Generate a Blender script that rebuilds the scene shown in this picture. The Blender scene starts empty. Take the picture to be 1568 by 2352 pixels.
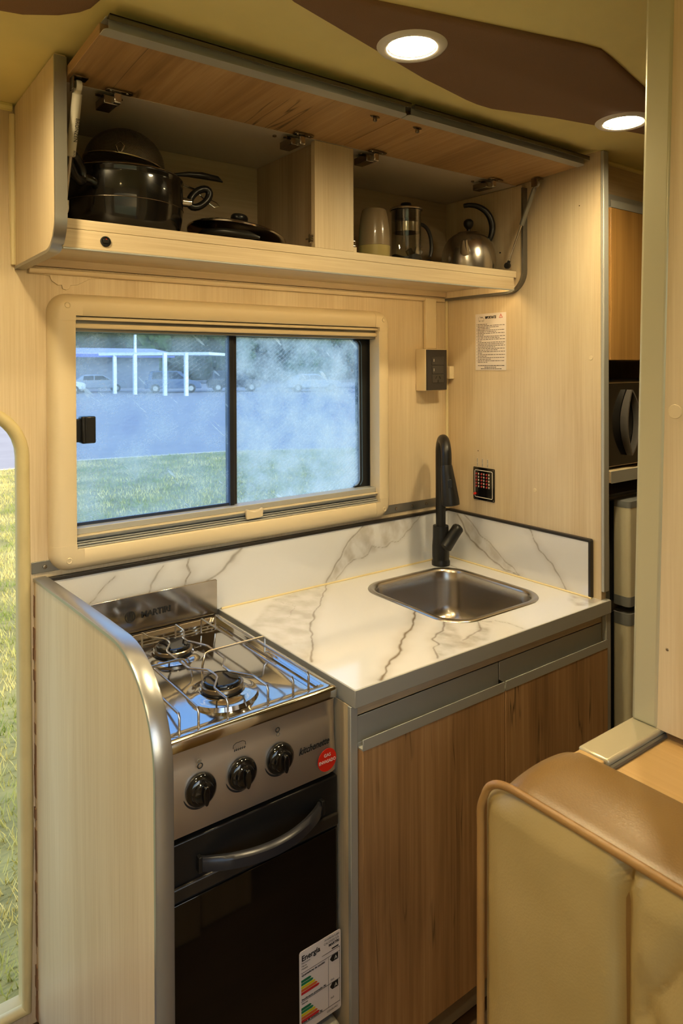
import bpy, bmesh, math, random
import numpy as np
from mathutils import Vector, Matrix, noise
from mathutils.geometry import tessellate_polygon
random.seed(7)
R = math.radians
COL = bpy.context.scene.collection
scene = bpy.context.scene

# ---------------------------------------------------------------- camera
CAM = Vector((-1.4916, -1.4732, 1.44))
cd = bpy.data.cameras.new('camera'); cam = bpy.data.objects.new('camera', cd); COL.objects.link(cam)
yaw, tilt, roll = R(36.7614), R(0.4029), R(-0.2461)
Fw = Vector((math.sin(yaw)*math.cos(tilt), math.cos(yaw)*math.cos(tilt), -math.sin(tilt)))
Rt = Vector((math.cos(yaw), -math.sin(yaw), 0)); Up = Rt.cross(Fw)
Rt2 = Rt*math.cos(roll) + Up*math.sin(roll); Up2 = -Rt*math.sin(roll) + Up*math.cos(roll)
M = Matrix((Rt2, Up2, -Fw)).transposed().to_4x4(); M.translation = CAM
cam.matrix_world = M
cd.sensor_fit = 'VERTICAL'; cd.sensor_height = 36.0; cd.lens = 1607.6/2352*36
cd.shift_y = -(1176-852.9)/2352
cd.clip_start = 0.02; cd.clip_end = 400
cd.dof.use_dof = True; cd.dof.focus_distance = 1.5; cd.dof.aperture_fstop = 16
scene.camera = cam

# ---------------------------------------------------------------- world, view
world = bpy.data.worlds.new('sky'); scene.world = world; world.use_nodes = True
wn = world.node_tree; wn.nodes.clear()
wo = wn.nodes.new('ShaderNodeOutputWorld'); wb = wn.nodes.new('ShaderNodeBackground')
ws = wn.nodes.new('ShaderNodeTexSky'); ws.sky_type = 'NISHITA'; ws.sun_disc = False
ws.sun_elevation = R(24); ws.sun_rotation = R(150); ws.air_density = 1.2; ws.dust_density = 2.5
wb.inputs['Strength'].default_value = 0.55
wn.links.new(ws.outputs[0], wb.inputs[0]); wn.links.new(wb.outputs[0], wo.inputs[0])
LAMP = 420.0            # strength of the ceiling lamp lenses
STRIP = 17.0           # strength of the strip light under the overhead cabinet
WARM = (1.0, 0.79, 0.44)
scene.view_settings.view_transform = 'Standard'; scene.view_settings.look = 'None'
scene.view_settings.gamma = 1.0; scene.view_settings.use_curve_mapping = False
scene.view_settings.exposure = 0.17
try:
    scene.cycles.max_bounces = 10; scene.cycles.transparent_max_bounces = 12
    scene.cycles.sample_clamp_indirect = 6.0; scene.cycles.caustics_reflective = False; scene.cycles.caustics_refractive = False
except Exception: pass

# low sun over the lawn
sd = bpy.data.lights.new('sun', 'SUN'); so = bpy.data.objects.new('sun', sd); COL.objects.link(so)
sd.energy = 1.6; sd.angle = R(3); sd.color = (1.0, 0.93, 0.82)
so.rotation_euler = (R(62), 0, R(-85)); so.location = (0, 0, 12)

# ---------------------------------------------------------------- helpers
def tag(o, label=None, cat=None, group=None, kind=None):
    if label: o['label'] = label
    if cat: o['category'] = cat
    if group: o['group'] = group
    if kind: o['kind'] = kind
    return o
def empty(name, loc, label=None, cat=None, group=None, kind=None):
    o = bpy.data.objects.new(name, None); COL.objects.link(o); o.location = loc; o.empty_display_size = .05
    return tag(o, label, cat, group, kind)
WLOC = {}
def wl(o):
    v = Vector(o.location); p = o.parent
    while p: v += Vector(p.location); p = p.parent
    return v
def copy_tree(o, parent=None, offset=None):
    c = o.copy(); COL.objects.link(c); c.parent = parent
    if offset is not None: c.location = Vector(o.location) + Vector(offset)
    for ch in list(o.children): copy_tree(ch, c)
    return c

class MB:
    """collects shapes, builds one mesh object"""
    def __init__(s): s.v = []; s.f = []; s.m = []; s.mi = 0
    def add(s, vs, fs):
        n = len(s.v); s.v += [tuple(p) for p in vs]; s.f += [tuple(i+n for i in f) for f in fs]; s.m += [s.mi]*len(fs); return s
    def box(s, x0, x1, y0, y1, z0, z1):
        x0, x1 = min(x0, x1), max(x0, x1); y0, y1 = min(y0, y1), max(y0, y1); z0, z1 = min(z0, z1), max(z0, z1)
        v = [(x0,y0,z0),(x1,y0,z0),(x1,y1,z0),(x0,y1,z0),(x0,y0,z1),(x1,y0,z1),(x1,y1,z1),(x0,y1,z1)]
        return s.add(v, [(0,3,2,1),(4,5,6,7),(0,1,5,4),(1,2,6,5),(2,3,7,6),(3,0,4,7)])
    def obox(s, c, sx, sy, sz, mat):
        v = []
        for x, y, z in [(-1,-1,-1),(1,-1,-1),(1,1,-1),(-1,1,-1),(-1,-1,1),(1,-1,1),(1,1,1),(-1,1,1)]:
            v.append(Vector(c) + mat @ Vector((x*sx/2, y*sy/2, z*sz/2)))
        return s.add(v, [(0,3,2,1),(4,5,6,7),(0,1,5,4),(1,2,6,5),(2,3,7,6),(3,0,4,7)])
    def tube(s, pts, r, n=10, closed=False, caps=True):
        pts = [Vector(p) for p in pts]; N = len(pts)
        rs = r if isinstance(r, (list, tuple)) else [r]*N
        ring = []; up = None
        for i, p in enumerate(pts):
            a = pts[(i-1) % N] if (closed or i > 0) else p
            b = pts[(i+1) % N] if (closed or i < N-1) else p
            t = (b-a).normalized()
            if up is None:
                up = t.orthogonal().normalized()
            up = (up - t*up.dot(t))
            if up.length < 1e-6: up = t.orthogonal()
            up.normalize(); w = t.cross(up)
            ring.append([p + (up*math.cos(2*math.pi*k/n) + w*math.sin(2*math.pi*k/n))*rs[i] for k in range(n)])
        v = [q for rr in ring for q in rr]; f = []
        for i in range(N if closed else N-1):
            j = (i+1) % N
            for k in range(n): f.append((i*n+k, i*n+(k+1) % n, j*n+(k+1) % n, j*n+k))
        if caps and not closed:
            f.append(tuple(reversed(range(n)))); f.append(tuple((N-1)*n+k for k in range(n)))
        return s.add(v, f)
    def lathe(s, prof, c, axis='Z', n=32, mat=None, a0=0, a1=2*math.pi):
        """prof: list of (r, h)"""
        v = []; f = []; full = abs(a1-a0-2*math.pi) < 1e-6; nn = n if full else n+1
        for r, h in prof:
            for k in range(nn):
                a = a0 + (a1-a0)*k/n
                p = Vector((r*math.cos(a), r*math.sin(a), h))
                if axis == 'Y': p = Vector((p.x, -p.z, p.y))      # pointing to -y
                if axis == 'X': p = Vector((-p.z, p.x, p.y))      # pointing to -x
                if mat is not None: p = mat @ p
                v.append(p + Vector(c))
        for i in range(len(prof)-1):
            for k in range(n):
                k2 = (k+1) % nn
                f.append((i*nn+k, i*nn+k2, (i+1)*nn+k2, (i+1)*nn+k))
        if full and prof[0][0] > 1e-6: f.append(tuple(reversed(range(nn))))
        if full and prof[-1][0] > 1e-6: f.append(tuple((len(prof)-1)*nn+k for k in range(nn)))
        return s.add(v, f)
    def plate(s, loops, a, b, ax):
        """polygon with holes in the plane across axis ax, extruded from a to b"""
        def P(u, w, t): return {'x': (t, u, w), 'y': (u, t, w), 'z': (u, w, t)}[ax]
        tri = tessellate_polygon([[Vector((u, w, 0)) for u, w in L] for L in loops])
        flat = [q for L in loops for q in L]; n = len(flat)
        v = [P(u, w, a) for u, w in flat] + [P(u, w, b) for u, w in flat]
        f = [tuple(t) for t in tri] + [tuple(i+n for i in reversed(t)) for t in tri]
        o = 0
        for L in loops:
            m = len(L)
            for i in range(m):
                j = (i+1) % m; f.append((o+i, o+j, o+j+n, o+i+n))
            o += m
        return s.add(v, f)
    def strip(s, pts, w0, w1, ax, closed=False):
        """2D polyline of (u,w,nu,nw) ignored"""
        return s
    def build(s, name, mat, parent=None, bevel=0, smooth=40, seg=2, subsurf=0, kind=None, label=None):
        me = bpy.data.meshes.new(name); off = wl(parent) if parent else Vector((0, 0, 0))
        me.from_pydata([(p[0]-off.x, p[1]-off.y, p[2]-off.z) for p in s.v], [], s.f)
        bm = bmesh.new(); bm.from_mesh(me); bmesh.ops.remove_doubles(bm, verts=bm.verts, dist=1e-6)
        bmesh.ops.recalc_face_normals(bm, faces=bm.faces); bm.to_mesh(me); bm.free()
        mats = mat if isinstance(mat, (list, tuple)) else [mat]
        for m in mats: me.materials.append(m)
        if len(mats) > 1 and len(me.polygons) == len(s.m):
            for p, i in zip(me.polygons, s.m): p.material_index = i
        if smooth:
            me.polygons.foreach_set('use_smooth', [True]*len(me.polygons)); me.set_sharp_from_angle(angle=R(smooth))
        o = bpy.data.objects.new(name, me); COL.objects.link(o); o.parent = parent
        if bevel:
            b = o.modifiers.new('bevel', 'BEVEL'); b.width = bevel; b.segments = seg; b.limit_method = 'ANGLE'; b.angle_limit = R(40)
            b.harden_normals = False
        if subsurf:
            m = o.modifiers.new('sub', 'SUBSURF'); m.levels = subsurf; m.render_levels = subsurf
        # object origin moved to the middle of its base keeps world coordinates readable
        if kind: o['kind'] = kind
        if label: o['label'] = label
        return o

def rrect(x0, x1, z0, z1, r, n=6):
    P = []
    for cx, cz, a in ((x1-r, z1-r, 0), (x0+r, z1-r, 90), (x0+r, z0+r, 180), (x1-r, z0+r, 270)):
        for k in range(n+1):
            t = R(a + 90*k/n); P.append((cx+r*math.cos(t), cz+r*math.sin(t)))
    return P
def rect(x0, x1, z0, z1): return [(x0,z0),(x1,z0),(x1,z1),(x0,z1)]
def arc(cx, cz, r, a0, a1, n=8): return [(cx+r*math.cos(R(a0+(a1-a0)*k/n)), cz+r*math.sin(R(a0+(a1-a0)*k/n))) for k in range(n+1)]
def smoothpath(pts, n=6):
    P = [Vector(p) for p in pts]; out = []
    for i in range(len(P)-1):
        p0 = P[max(i-1,0)]; p1 = P[i]; p2 = P[i+1]; p3 = P[min(i+2,len(P)-1)]
        for k in range(n):
            t = k/n
            out.append(.5*((2*p1)+(-p0+p2)*t+(2*p0-5*p1+4*p2-p3)*t*t+(-p0+3*p1-3*p2+p3)*t**3))
    out.append(P[-1]); return out

def text(name, body, size, loc, right, up, mat, parent=None, extrude=.0002, align='LEFT', shear=0, sx=1.0, label=None, bold=0):
    c = bpy.data.curves.new(name, 'FONT'); c.body = body; c.size = size; c.extrude = extrude; c.align_x = align; c.shear = shear
    c.resolution_u = 3; c.offset = bold
    o = bpy.data.objects.new(name, c); COL.objects.link(o)
    dg = bpy.context.evaluated_depsgraph_get()
    me = bpy.data.meshes.new_from_object(o.evaluated_get(dg)); bpy.data.objects.remove(o)
    right = Vector(right).normalized(); up = Vector(up).normalized(); nrm = right.cross(up)
    off = wl(parent) if parent else Vector((0,0,0))
    mt = Matrix((right*sx, up, nrm)).transposed().to_4x4(); mt.translation = Vector(loc)-off
    me.transform(mt); me.materials.clear(); me.materials.append(mat)
    o = bpy.data.objects.new(name, me); COL.objects.link(o); o.parent = parent
    if label: o['label'] = label
    return o

# ---------------------------------------------------------------- materials
def new_mat(name):
    m = bpy.data.materials.new(name); m.use_nodes = True
    n = m.node_tree; b = n.nodes['Principled BSDF']; return m, n, b
def srgb(r, g, b):
    f = lambda c: (c/255/12.92) if c/255 <= .04045 else ((c/255+.055)/1.055)**2.4
    return (f(r), f(g), f(b), 1)
def plain(name, col, rough=.5, metal=0, bump=0, bscale=60, var=0.0, coat=0, spec=.5, emit=None, estr=0, alpha=1, trans=0, ior=1.45):
    m, n, b = new_mat(name)
    b.inputs['Base Color'].default_value = col; b.inputs['Roughness'].default_value = rough; b.inputs['Metallic'].default_value = metal
    b.inputs['Coat Weight'].default_value = coat; b.inputs['Specular IOR Level'].default_value = spec
    b.inputs['Transmission Weight'].default_value = trans; b.inputs['IOR'].default_value = ior
    if emit: b.inputs['Emission Color'].default_value = (*emit, 1); b.inputs['Emission Strength'].default_value = estr
    tc = n.nodes.new('ShaderNodeTexCoord'); nz = n.nodes.new('ShaderNodeTexNoise'); nz.inputs['Scale'].default_value = bscale; nz.inputs['Detail'].default_value = 5
    n.links.new(tc.outputs['Object'], nz.inputs['Vector'])
    if var:
        mx = n.nodes.new('ShaderNodeMix'); mx.data_type = 'RGBA'; mx.blend_type = 'MULTIPLY'; mx.inputs[0].default_value = 1
        cr = n.nodes.new('ShaderNodeValToRGB'); cr.color_ramp.elements[0].color = (1-var,)*3+(1,); cr.color_ramp.elements[1].color = (1,1,1,1)
        cr.color_ramp.elements[0].position = .3; cr.color_ramp.elements[1].position = .7
        n.links.new(nz.outputs['Fac'], cr.inputs[0]); mx.inputs[6].default_value = col; n.links.new(cr.outputs[0], mx.inputs[7]); n.links.new(mx.outputs[2], b.inputs['Base Color'])
    if bump:
        bp = n.nodes.new('ShaderNodeBump'); bp.inputs['Strength'].default_value = bump; bp.inputs['Distance'].default_value = .002
        n.links.new(nz.outputs['Fac'], bp.inputs['Height']); n.links.new(bp.outputs[0], b.inputs['Normal'])
    return m

def wood(name, dark, mid, light, axis='Z', fine=180, broad=9, rough=.45, crack=0.0, knots=0.0, contrast=1.0, coat=0.1):
    m, n, b = new_mat(name); N = n.nodes; L = n.links
    tc = N.new('ShaderNodeTexCoord')
    def mp(sc):
        k = N.new('ShaderNodeMapping'); k.inputs['Scale'].default_value = sc; L.new(tc.outputs['Object'], k.inputs[0]); return k
    def sc(long, wide):
        return {'X': (long, wide, wide), 'Y': (wide, long, wide), 'Z': (wide, wide, long)}[axis]
    m1 = mp(sc(fine*.018, fine)); n1 = N.new('ShaderNodeTexNoise'); n1.inputs['Scale'].default_value = 1; n1.inputs['Detail'].default_value = 6; n1.inputs['Roughness'].default_value = .65; L.new(m1.outputs[0], n1.inputs['Vector'])
    m2 = mp(sc(broad*.12, broad)); n2 = N.new('ShaderNodeTexNoise'); n2.inputs['Scale'].default_value = 1; n2.inputs['Detail'].default_value = 4; n2.inputs['Distortion'].default_value = .6; L.new(m2.outputs[0], n2.inputs['Vector'])
    mx = N.new('ShaderNodeMath'); mx.operation = 'MULTIPLY_ADD'; L.new(n1.outputs['Fac'], mx.inputs[0]); mx.inputs[1].default_value = .45
    m3 = N.new('ShaderNodeMath'); m3.operation = 'MULTIPLY'; L.new(n2.outputs['Fac'], m3.inputs[0]); m3.inputs[1].default_value = .55; L.new(m3.outputs[0], mx.inputs[2])
    cr = N.new('ShaderNodeValToRGB'); e = cr.color_ramp.elements
    e[0].position = .5-.17/contrast; e[0].color = dark; e[1].position = .5+.17/contrast; e[1].color = light
    k = cr.color_ramp.elements.new(.5); k.color = mid
    L.new(mx.outputs[0], cr.inputs[0]); out = cr.outputs[0]
    if crack or knots:
        m4 = mp(sc(.9, 17)); n4 = N.new('ShaderNodeTexNoise'); n4.inputs['Scale'].default_value = 1; n4.inputs['Detail'].default_value = 3; n4.inputs['Distortion'].default_value = .35; L.new(m4.outputs[0], n4.inputs['Vector'])
        a = N.new('ShaderNodeMath'); a.operation = 'SUBTRACT'; L.new(n4.outputs['Fac'], a.inputs[0]); a.inputs[1].default_value = .5
        ab = N.new('ShaderNodeMath'); ab.operation = 'ABSOLUTE'; L.new(a.outputs[0], ab.inputs[0])
        mr = N.new('ShaderNodeMapRange'); mr.inputs[1].default_value = 0; mr.inputs[2].default_value = .012; mr.inputs[3].default_value = 1; mr.inputs[4].default_value = 0; L.new(ab.outputs[0], mr.inputs[0])
        m5 = mp(sc(5, 9)); n5 = N.new('ShaderNodeTexNoise'); n5.inputs['Scale'].default_value = 1; n5.inputs['Detail'].default_value = 2; L.new(m5.outputs[0], n5.inputs['Vector'])
        r5 = N.new('ShaderNodeMapRange'); r5.inputs[1].default_value = .52; r5.inputs[2].default_value = .62; L.new(n5.outputs['Fac'], r5.inputs[0])
        mm = N.new('ShaderNodeMath'); mm.operation = 'MULTIPLY'; L.new(mr.outputs[0], mm.inputs[0]); L.new(r5.outputs[0], mm.inputs[1])
        m6 = N.new('ShaderNodeMath'); m6.operation = 'MULTIPLY'; L.new(mm.outputs[0], m6.inputs[0]); m6.inputs[1].default_value = crack
        mc = N.new('ShaderNodeMix'); mc.data_type = 'RGBA'; L.new(m6.outputs[0], mc.inputs[0]); L.new(out, mc.inputs[6])
        mc.inputs[7].default_value = (dark[0]*.25, dark[1]*.22, dark[2]*.2, 1); out = mc.outputs[2]
    L.new(out, b.inputs['Base Color']); b.inputs['Roughness'].default_value = rough
    b.inputs['Coat Weight'].default_value = coat; b.inputs['Coat Roughness'].default_value = .3
    bp = N.new('ShaderNodeBump'); bp.inputs['Strength'].default_value = .12; bp.inputs['Distance'].default_value = .001
    L.new(n1.outputs['Fac'], bp.inputs['Height']); L.new(bp.outputs[0], b.inputs['Normal'])
    return m

cream = (srgb(196,172,134), srgb(213,193,158), srgb(225,208,176))
creamZ = wood('cream_wood_vertical', *cream, 'Z', fine=230, broad=10, contrast=1.0, rough=.42)
creamX = wood('cream_wood_horizontal', *cream, 'X', fine=230, broad=10, contrast=1.1, rough=.42)
creamShade = wood('cream_wood_shaded', srgb(166,146,116), srgb(182,162,132), srgb(194,174,144), 'X', fine=120, broad=8, rough=.5)  # cream darkened for the cabinet interior, its shade put into the colour
honey = (srgb(128,96,64), srgb(170,132,91), srgb(200,162,118))
honeyZ = wood('honey_oak_vertical', *honey, 'Z', fine=130, broad=11, crack=.85, contrast=1.0, rough=.48, coat=.02)
honeyY = wood('honey_oak_depth', *honey, 'Y', fine=110, broad=10, crack=.8, contrast=1.0, rough=.42)
honeyL = wood('honey_oak_lid', srgb(140,108,70), srgb(176,140,96), srgb(204,170,124), 'Y', fine=90, broad=9, crack=.9, contrast=.9, rough=.42, coat=.02)
orangeZ = wood('amber_oak', srgb(146,106,52), srgb(178,134,72), srgb(196,154,92), 'Z', fine=120, broad=10, rough=.45)
floorW = wood('dark_floor_vinyl', srgb(60,44,30), srgb(78,58,40), srgb(95,72,50), 'X', fine=60, broad=6, rough=.5)
capW = wood('yellow_wood_cap', srgb(184,148,92), srgb(196,160,104), srgb(206,172,118), 'Y', fine=120, broad=5, rough=.35)
alu = plain('brushed_aluminium', srgb(168,168,166), .32, .85, bump=.03, bscale=300)
alu_d = plain('aluminium_profile_dark', srgb(128,126,120), .38, .8)
alu_s = plain('satin_silver_paint', srgb(176,176,170), .45, .25)
steel = plain('polished_steel', srgb(205,203,200), .09, 1.0, bump=.05, bscale=25)
steel_b = plain('brushed_steel', srgb(190,184,176), .24, 1.0, bump=.04, bscale=220)
chrome = plain('chrome', srgb(210,205,198), .12, 1.0)
nickel = plain('nickel_hardware', srgb(150,140,125), .25, 1.0)
blackM = plain('matt_black', srgb(22,22,23), .38, 0, bump=.02, bscale=400)
blackG = plain('gloss_black', srgb(12,12,13), .12, 0, coat=.5)
blackP = plain('black_plastic', srgb(26,25,24), .32, 0)
potBl = plain('black_enamel', srgb(20,19,18), .22, .35, coat=.6)
seal_b = plain('black_rubber', srgb(24,26,30), .55, 0)
mWin = plain('window_frame_plastic', srgb(222,204,168), .4, 0, var=.05, bscale=6)
mWhite = plain('white_plastic', srgb(225,222,212), .4)
mCeil = plain('ceiling_skin', srgb(240,224,150), .55, 0, bump=.03, bscale=12, var=.06)
mBrown = plain('brown_fabric_panel', srgb(128,98,72), .85, 0, bump=.3, bscale=700)
mSeal = plain('beige_vinyl_seal', srgb(206,190,140), .45, 0, bump=.25, bscale=18, var=.1)
mInk = plain('print_black', srgb(25,23,22), .6); mInkG = plain('print_grey', srgb(110,105,98), .6)
mRed = plain('signal_red', srgb(212,38,18), .45); mPaper = plain('paper', srgb(232,222,214), .7, var=.03, bscale=40)
mPink = plain('label_white', srgb(222,214,202), .55)
mLens = plain('lamp_lens', (1,1,1,1), .4, emit=WARM, estr=LAMP)
_n = mLens.node_tree; _b = _n.nodes['Principled BSDF']; _lw = _n.nodes.new('ShaderNodeLayerWeight'); _lw.inputs[0].default_value = .5
_s1 = _n.nodes.new('ShaderNodeMath'); _s1.operation = 'SUBTRACT'; _s1.inputs[0].default_value = 1.0; _n.links.new(_lw.outputs['Facing'], _s1.inputs[1])
_s2 = _n.nodes.new('ShaderNodeMath'); _s2.operation = 'MULTIPLY'; _n.links.new(_s1.outputs[0], _s2.inputs[0]); _s2.inputs[1].default_value = LAMP
_n.links.new(_s2.outputs[0], _b.inputs['Emission Strength'])   # diffuser lens: brightest straight below
mTrimL = plain('lamp_trim_white', srgb(236,230,220), .4)
mStrip = plain('strip_light_lens', (1,1,1,1), .4, emit=(1.0,.74,.36), estr=STRIP)
mGrout = plain('yellowed_sealant', srgb(222,206,160), .5)

def mat_marble():
    m, n, b = new_mat('veined_white_marble'); N = n.nodes; L = n.links
    at = N.new('ShaderNodeAttribute'); at.attribute_name = 'vein'
    L.new(at.outputs['Color'], b.inputs['Base Color']); b.inputs['Roughness'].default_value = .12; b.inputs['Coat Weight'].default_value = .8; b.inputs['Coat Roughness'].default_value = .02; b.inputs['Coat IOR'].default_value = 1.9
    return m
marble = mat_marble()

def mat_leather(name, c1, c2, rough=.42):
    m, n, b = new_mat(name); N = n.nodes; L = n.links
    tc = N.new('ShaderNodeTexCoord'); nz = N.new('ShaderNodeTexNoise'); nz.inputs['Scale'].default_value = 7; nz.inputs['Detail'].default_value = 4; L.new(tc.outputs['Object'], nz.inputs['Vector'])
    cr = N.new('ShaderNodeValToRGB'); cr.color_ramp.elements[0].color = c1; cr.color_ramp.elements[1].color = c2; cr.color_ramp.elements[0].position = .35; cr.color_ramp.elements[1].position = .65
    L.new(nz.outputs['Fac'], cr.inputs[0]); L.new(cr.outputs[0], b.inputs['Base Color']); b.inputs['Roughness'].default_value = rough
    v = N.new('ShaderNodeTexVoronoi'); v.inputs['Scale'].default_value = 420; L.new(tc.outputs['Object'], v.inputs['Vector'])
    bp = N.new('ShaderNodeBump'); bp.inputs['Strength'].default_value = .12; bp.inputs['Distance'].default_value = .001; L.new(v.outputs['Distance'], bp.inputs['Height']); L.new(bp.outputs[0], b.inputs['Normal'])
    return m
leatherT = mat_leather('tan_leatherette', srgb(160,138,86), srgb(172,150,98))
leatherB = mat_leather('brown_leatherette', srgb(120,90,44), srgb(132,101,52), .36)

def mat_glass_dirty(name, arcs, base, amt):
    m = bpy.data.materials.new(name); m.use_nodes = True; N = m.node_tree.nodes; L = m.node_tree.links; N.clear()
    out = N.new('ShaderNodeOutputMaterial'); tc = N.new('ShaderNodeTexCoord')
    tr = N.new('ShaderNodeBsdfTransparent'); tr.inputs[0].default_value = (.62, .79, .99, 1)
    gl = N.new('ShaderNodeBsdfGlossy'); gl.inputs['Roughness'].default_value = .03; gl.inputs[0].default_value = (1,1,1,1)
    df = N.new('ShaderNodeBsdfTranslucent'); df.inputs[0].default_value = (.90,.96,1,1)
    d2 = N.new('ShaderNodeBsdfDiffuse'); d2.inputs[0].default_value = (.5,.5,.5,1)
    ms = N.new('ShaderNodeMixShader'); ms.inputs[0].default_value = .08; L.new(df.outputs[0], ms.inputs[1]); L.new(d2.outputs[0], ms.inputs[2])
    def math_(op, a, b_):
        k = N.new('ShaderNodeMath'); k.operation = op
        for i, q in ((0, a), (1, b_)):
            if isinstance(q, (int, float)): k.inputs[i].default_value = q
            else: L.new(q, k.inputs[i])
        return k.outputs[0]
    # specks
    def specks(scale, thr, soft):
        v = N.new('ShaderNodeTexVoronoi'); v.inputs['Scale'].default_value = scale; L.new(tc.outputs['Object'], v.inputs['Vector'])
        nz = N.new('ShaderNodeTexNoise'); nz.inputs['Scale'].default_value = 14; nz.inputs['Detail'].default_value = 6; L.new(tc.outputs['Object'], nz.inputs['Vector'])
        mr = N.new('ShaderNodeMapRange'); mr.inputs[1].default_value = thr; mr.inputs[2].default_value = thr*soft; mr.inputs[3].default_value = 1; mr.inputs[4].default_value = 0
        L.new(v.outputs['Distance'], mr.inputs[0])
        r2 = N.new('ShaderNodeMapRange'); r2.inputs[1].default_value = .3; r2.inputs[2].default_value = .75; L.new(nz.outputs['Fac'], r2.inputs[0])
        return math_('MULTIPLY', mr.outputs[0], r2.outputs[0])
    a = specks(330, .30, .4)
    c = specks(900, .42, .3)
    # wiping arcs: fine rings round a corner point
    mp = N.new('ShaderNodeMapping'); mp.inputs['Location'].default_value = arcs; L.new(tc.outputs['Object'], mp.inputs[0])
    wv = N.new('ShaderNodeTexWave'); wv.wave_type = 'RINGS'; wv.rings_direction = 'SPHERICAL'; wv.inputs['Scale'].default_value = 38; wv.inputs['Distortion'].default_value = 2.5; wv.inputs['Detail'].default_value = 3; L.new(mp.outputs[0], wv.inputs['Vector'])
    w1 = N.new('ShaderNodeMapRange'); w1.inputs[1].default_value = .72; w1.inputs[2].default_value = 1.0; L.new(wv.outputs['Fac'], w1.inputs[0])
    n2 = N.new('ShaderNodeTexNoise'); n2.inputs['Scale'].default_value = 5; n2.inputs['Detail'].default_value = 5; L.new(tc.outputs['Object'], n2.inputs['Vector'])
    w2 = N.new('ShaderNodeMapRange'); w2.inputs[1].default_value = .35; w2.inputs[2].default_value = .85; L.new(n2.outputs['Fac'], w2.inputs[0])
    arcm = math_('MULTIPLY', w1.outputs[0], w2.outputs[0])
    # diagonal smears
    m0 = N.new('ShaderNodeMapping'); m0.inputs['Rotation'].default_value = (0, R(-42), 0); L.new(tc.outputs['Object'], m0.inputs[0])
    m3 = N.new('ShaderNodeMapping'); m3.inputs['Scale'].default_value = (11, 1, 62); L.new(m0.outputs[0], m3.inputs[0])
    n3 = N.new('ShaderNodeTexNoise'); n3.inputs['Scale'].default_value = 1; n3.inputs['Detail'].default_value = 3; L.new(m3.outputs[0], n3.inputs['Vector'])
    w3 = N.new('ShaderNodeMapRange'); w3.inputs[1].default_value = .66; w3.inputs[2].default_value = .71; L.new(n3.outputs['Fac'], w3.inputs[0])
    tot = math_('ADD', math_('MULTIPLY', a, .85*amt), math_('MULTIPLY', c, .10*amt))
    tot = math_('ADD', tot, math_('MULTIPLY', arcm, .32*amt)); tot = math_('ADD', tot, math_('MULTIPLY', w3.outputs[0], .95*amt))
    n5 = N.new('ShaderNodeTexNoise'); n5.inputs['Scale'].default_value = 160; n5.inputs['Detail'].default_value = 4; L.new(tc.outputs['Object'], n5.inputs['Vector'])
    r5 = N.new('ShaderNodeMapRange'); r5.inputs[1].default_value = .45; r5.inputs[2].default_value = .75; L.new(n5.outputs['Fac'], r5.inputs[0])
    tot = math_('ADD', tot, math_('MULTIPLY', r5.outputs[0], .30*amt))
    tot = math_('MINIMUM', math_('ADD', tot, base), .9)
    m1 = N.new('ShaderNodeMixShader'); L.new(tot, m1.inputs[0]); L.new(tr.outputs[0], m1.inputs[1]); L.new(ms.outputs[0], m1.inputs[2])
    m2 = N.new('ShaderNodeMixShader'); m2.inputs[0].default_value = .04; L.new(m1.outputs[0], m2.inputs[1]); L.new(gl.outputs[0], m2.inputs[2])
    L.new(m2.outputs[0], out.inputs[0]); return m
glassL = mat_glass_dirty('dirty_glass_left', (.62, 0, -1.25), .05, .30)
glassR = mat_glass_dirty('dirty_glass_right', (.50, 0, -1.22), .07, .75)

def clear_glass(name, col=(1,1,1,1), refl=.1):
    m = bpy.data.materials.new(name); m.use_nodes = True; N = m.node_tree.nodes; L = m.node_tree.links; N.clear()
    out = N.new('ShaderNodeOutputMaterial'); tr = N.new('ShaderNodeBsdfTransparent'); tr.inputs[0].default_value = col
    gl = N.new('ShaderNodeBsdfGlossy'); gl.inputs['Roughness'].default_value = .04
    fr = N.new('ShaderNodeLayerWeight'); fr.inputs[0].default_value = refl*3
    mr = N.new('ShaderNodeMapRange'); mr.inputs[3].default_value = refl*.5; mr.inputs[4].default_value = .8; L.new(fr.outputs['Facing'], mr.inputs[0])
    mx = N.new('ShaderNodeMixShader'); L.new(mr.outputs[0], mx.inputs[0]); L.new(tr.outputs[0], mx.inputs[1]); L.new(gl.outputs[0], mx.inputs[2]); L.new(mx.outputs[0], out.inputs[0])
    return m
glassC = clear_glass('clear_glass', (.93,.93,.90,1)); glassLid = clear_glass('lid_glass', (.80,.76,.68,1), .16)
def mesh_mat():
    m = bpy.data.materials.new('fine_wire_mesh'); m.use_nodes = True; N = m.node_tree.nodes; L = m.node_tree.links
    b = N['Principled BSDF']; b.inputs['Base Color'].default_value = srgb(120,112,98); b.inputs['Metallic'].default_value = .8; b.inputs['Roughness'].default_value = .4
    out = N['Material Output']; tc = N.new('ShaderNodeTexCoord'); ck = N.new('ShaderNodeTexChecker'); ck.inputs['Scale'].default_value = 520; L.new(tc.outputs['Object'], ck.inputs['Vector'])
    tr = N.new('ShaderNodeBsdfTransparent'); mx = N.new('ShaderNodeMixShader')
    mr = N.new('ShaderNodeMapRange'); mr.inputs[3].default_value = .35; mr.inputs[4].default_value = .85; L.new(ck.outputs['Fac'], mr.inputs[0])
    L.new(mr.outputs[0], mx.inputs[0]); L.new(tr.outputs[0], mx.inputs[1]); L.new(b.outputs[0], mx.inputs[2]); L.new(mx.outputs[0], out.inputs[0]); return m
wiremesh = mesh_mat()

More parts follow.
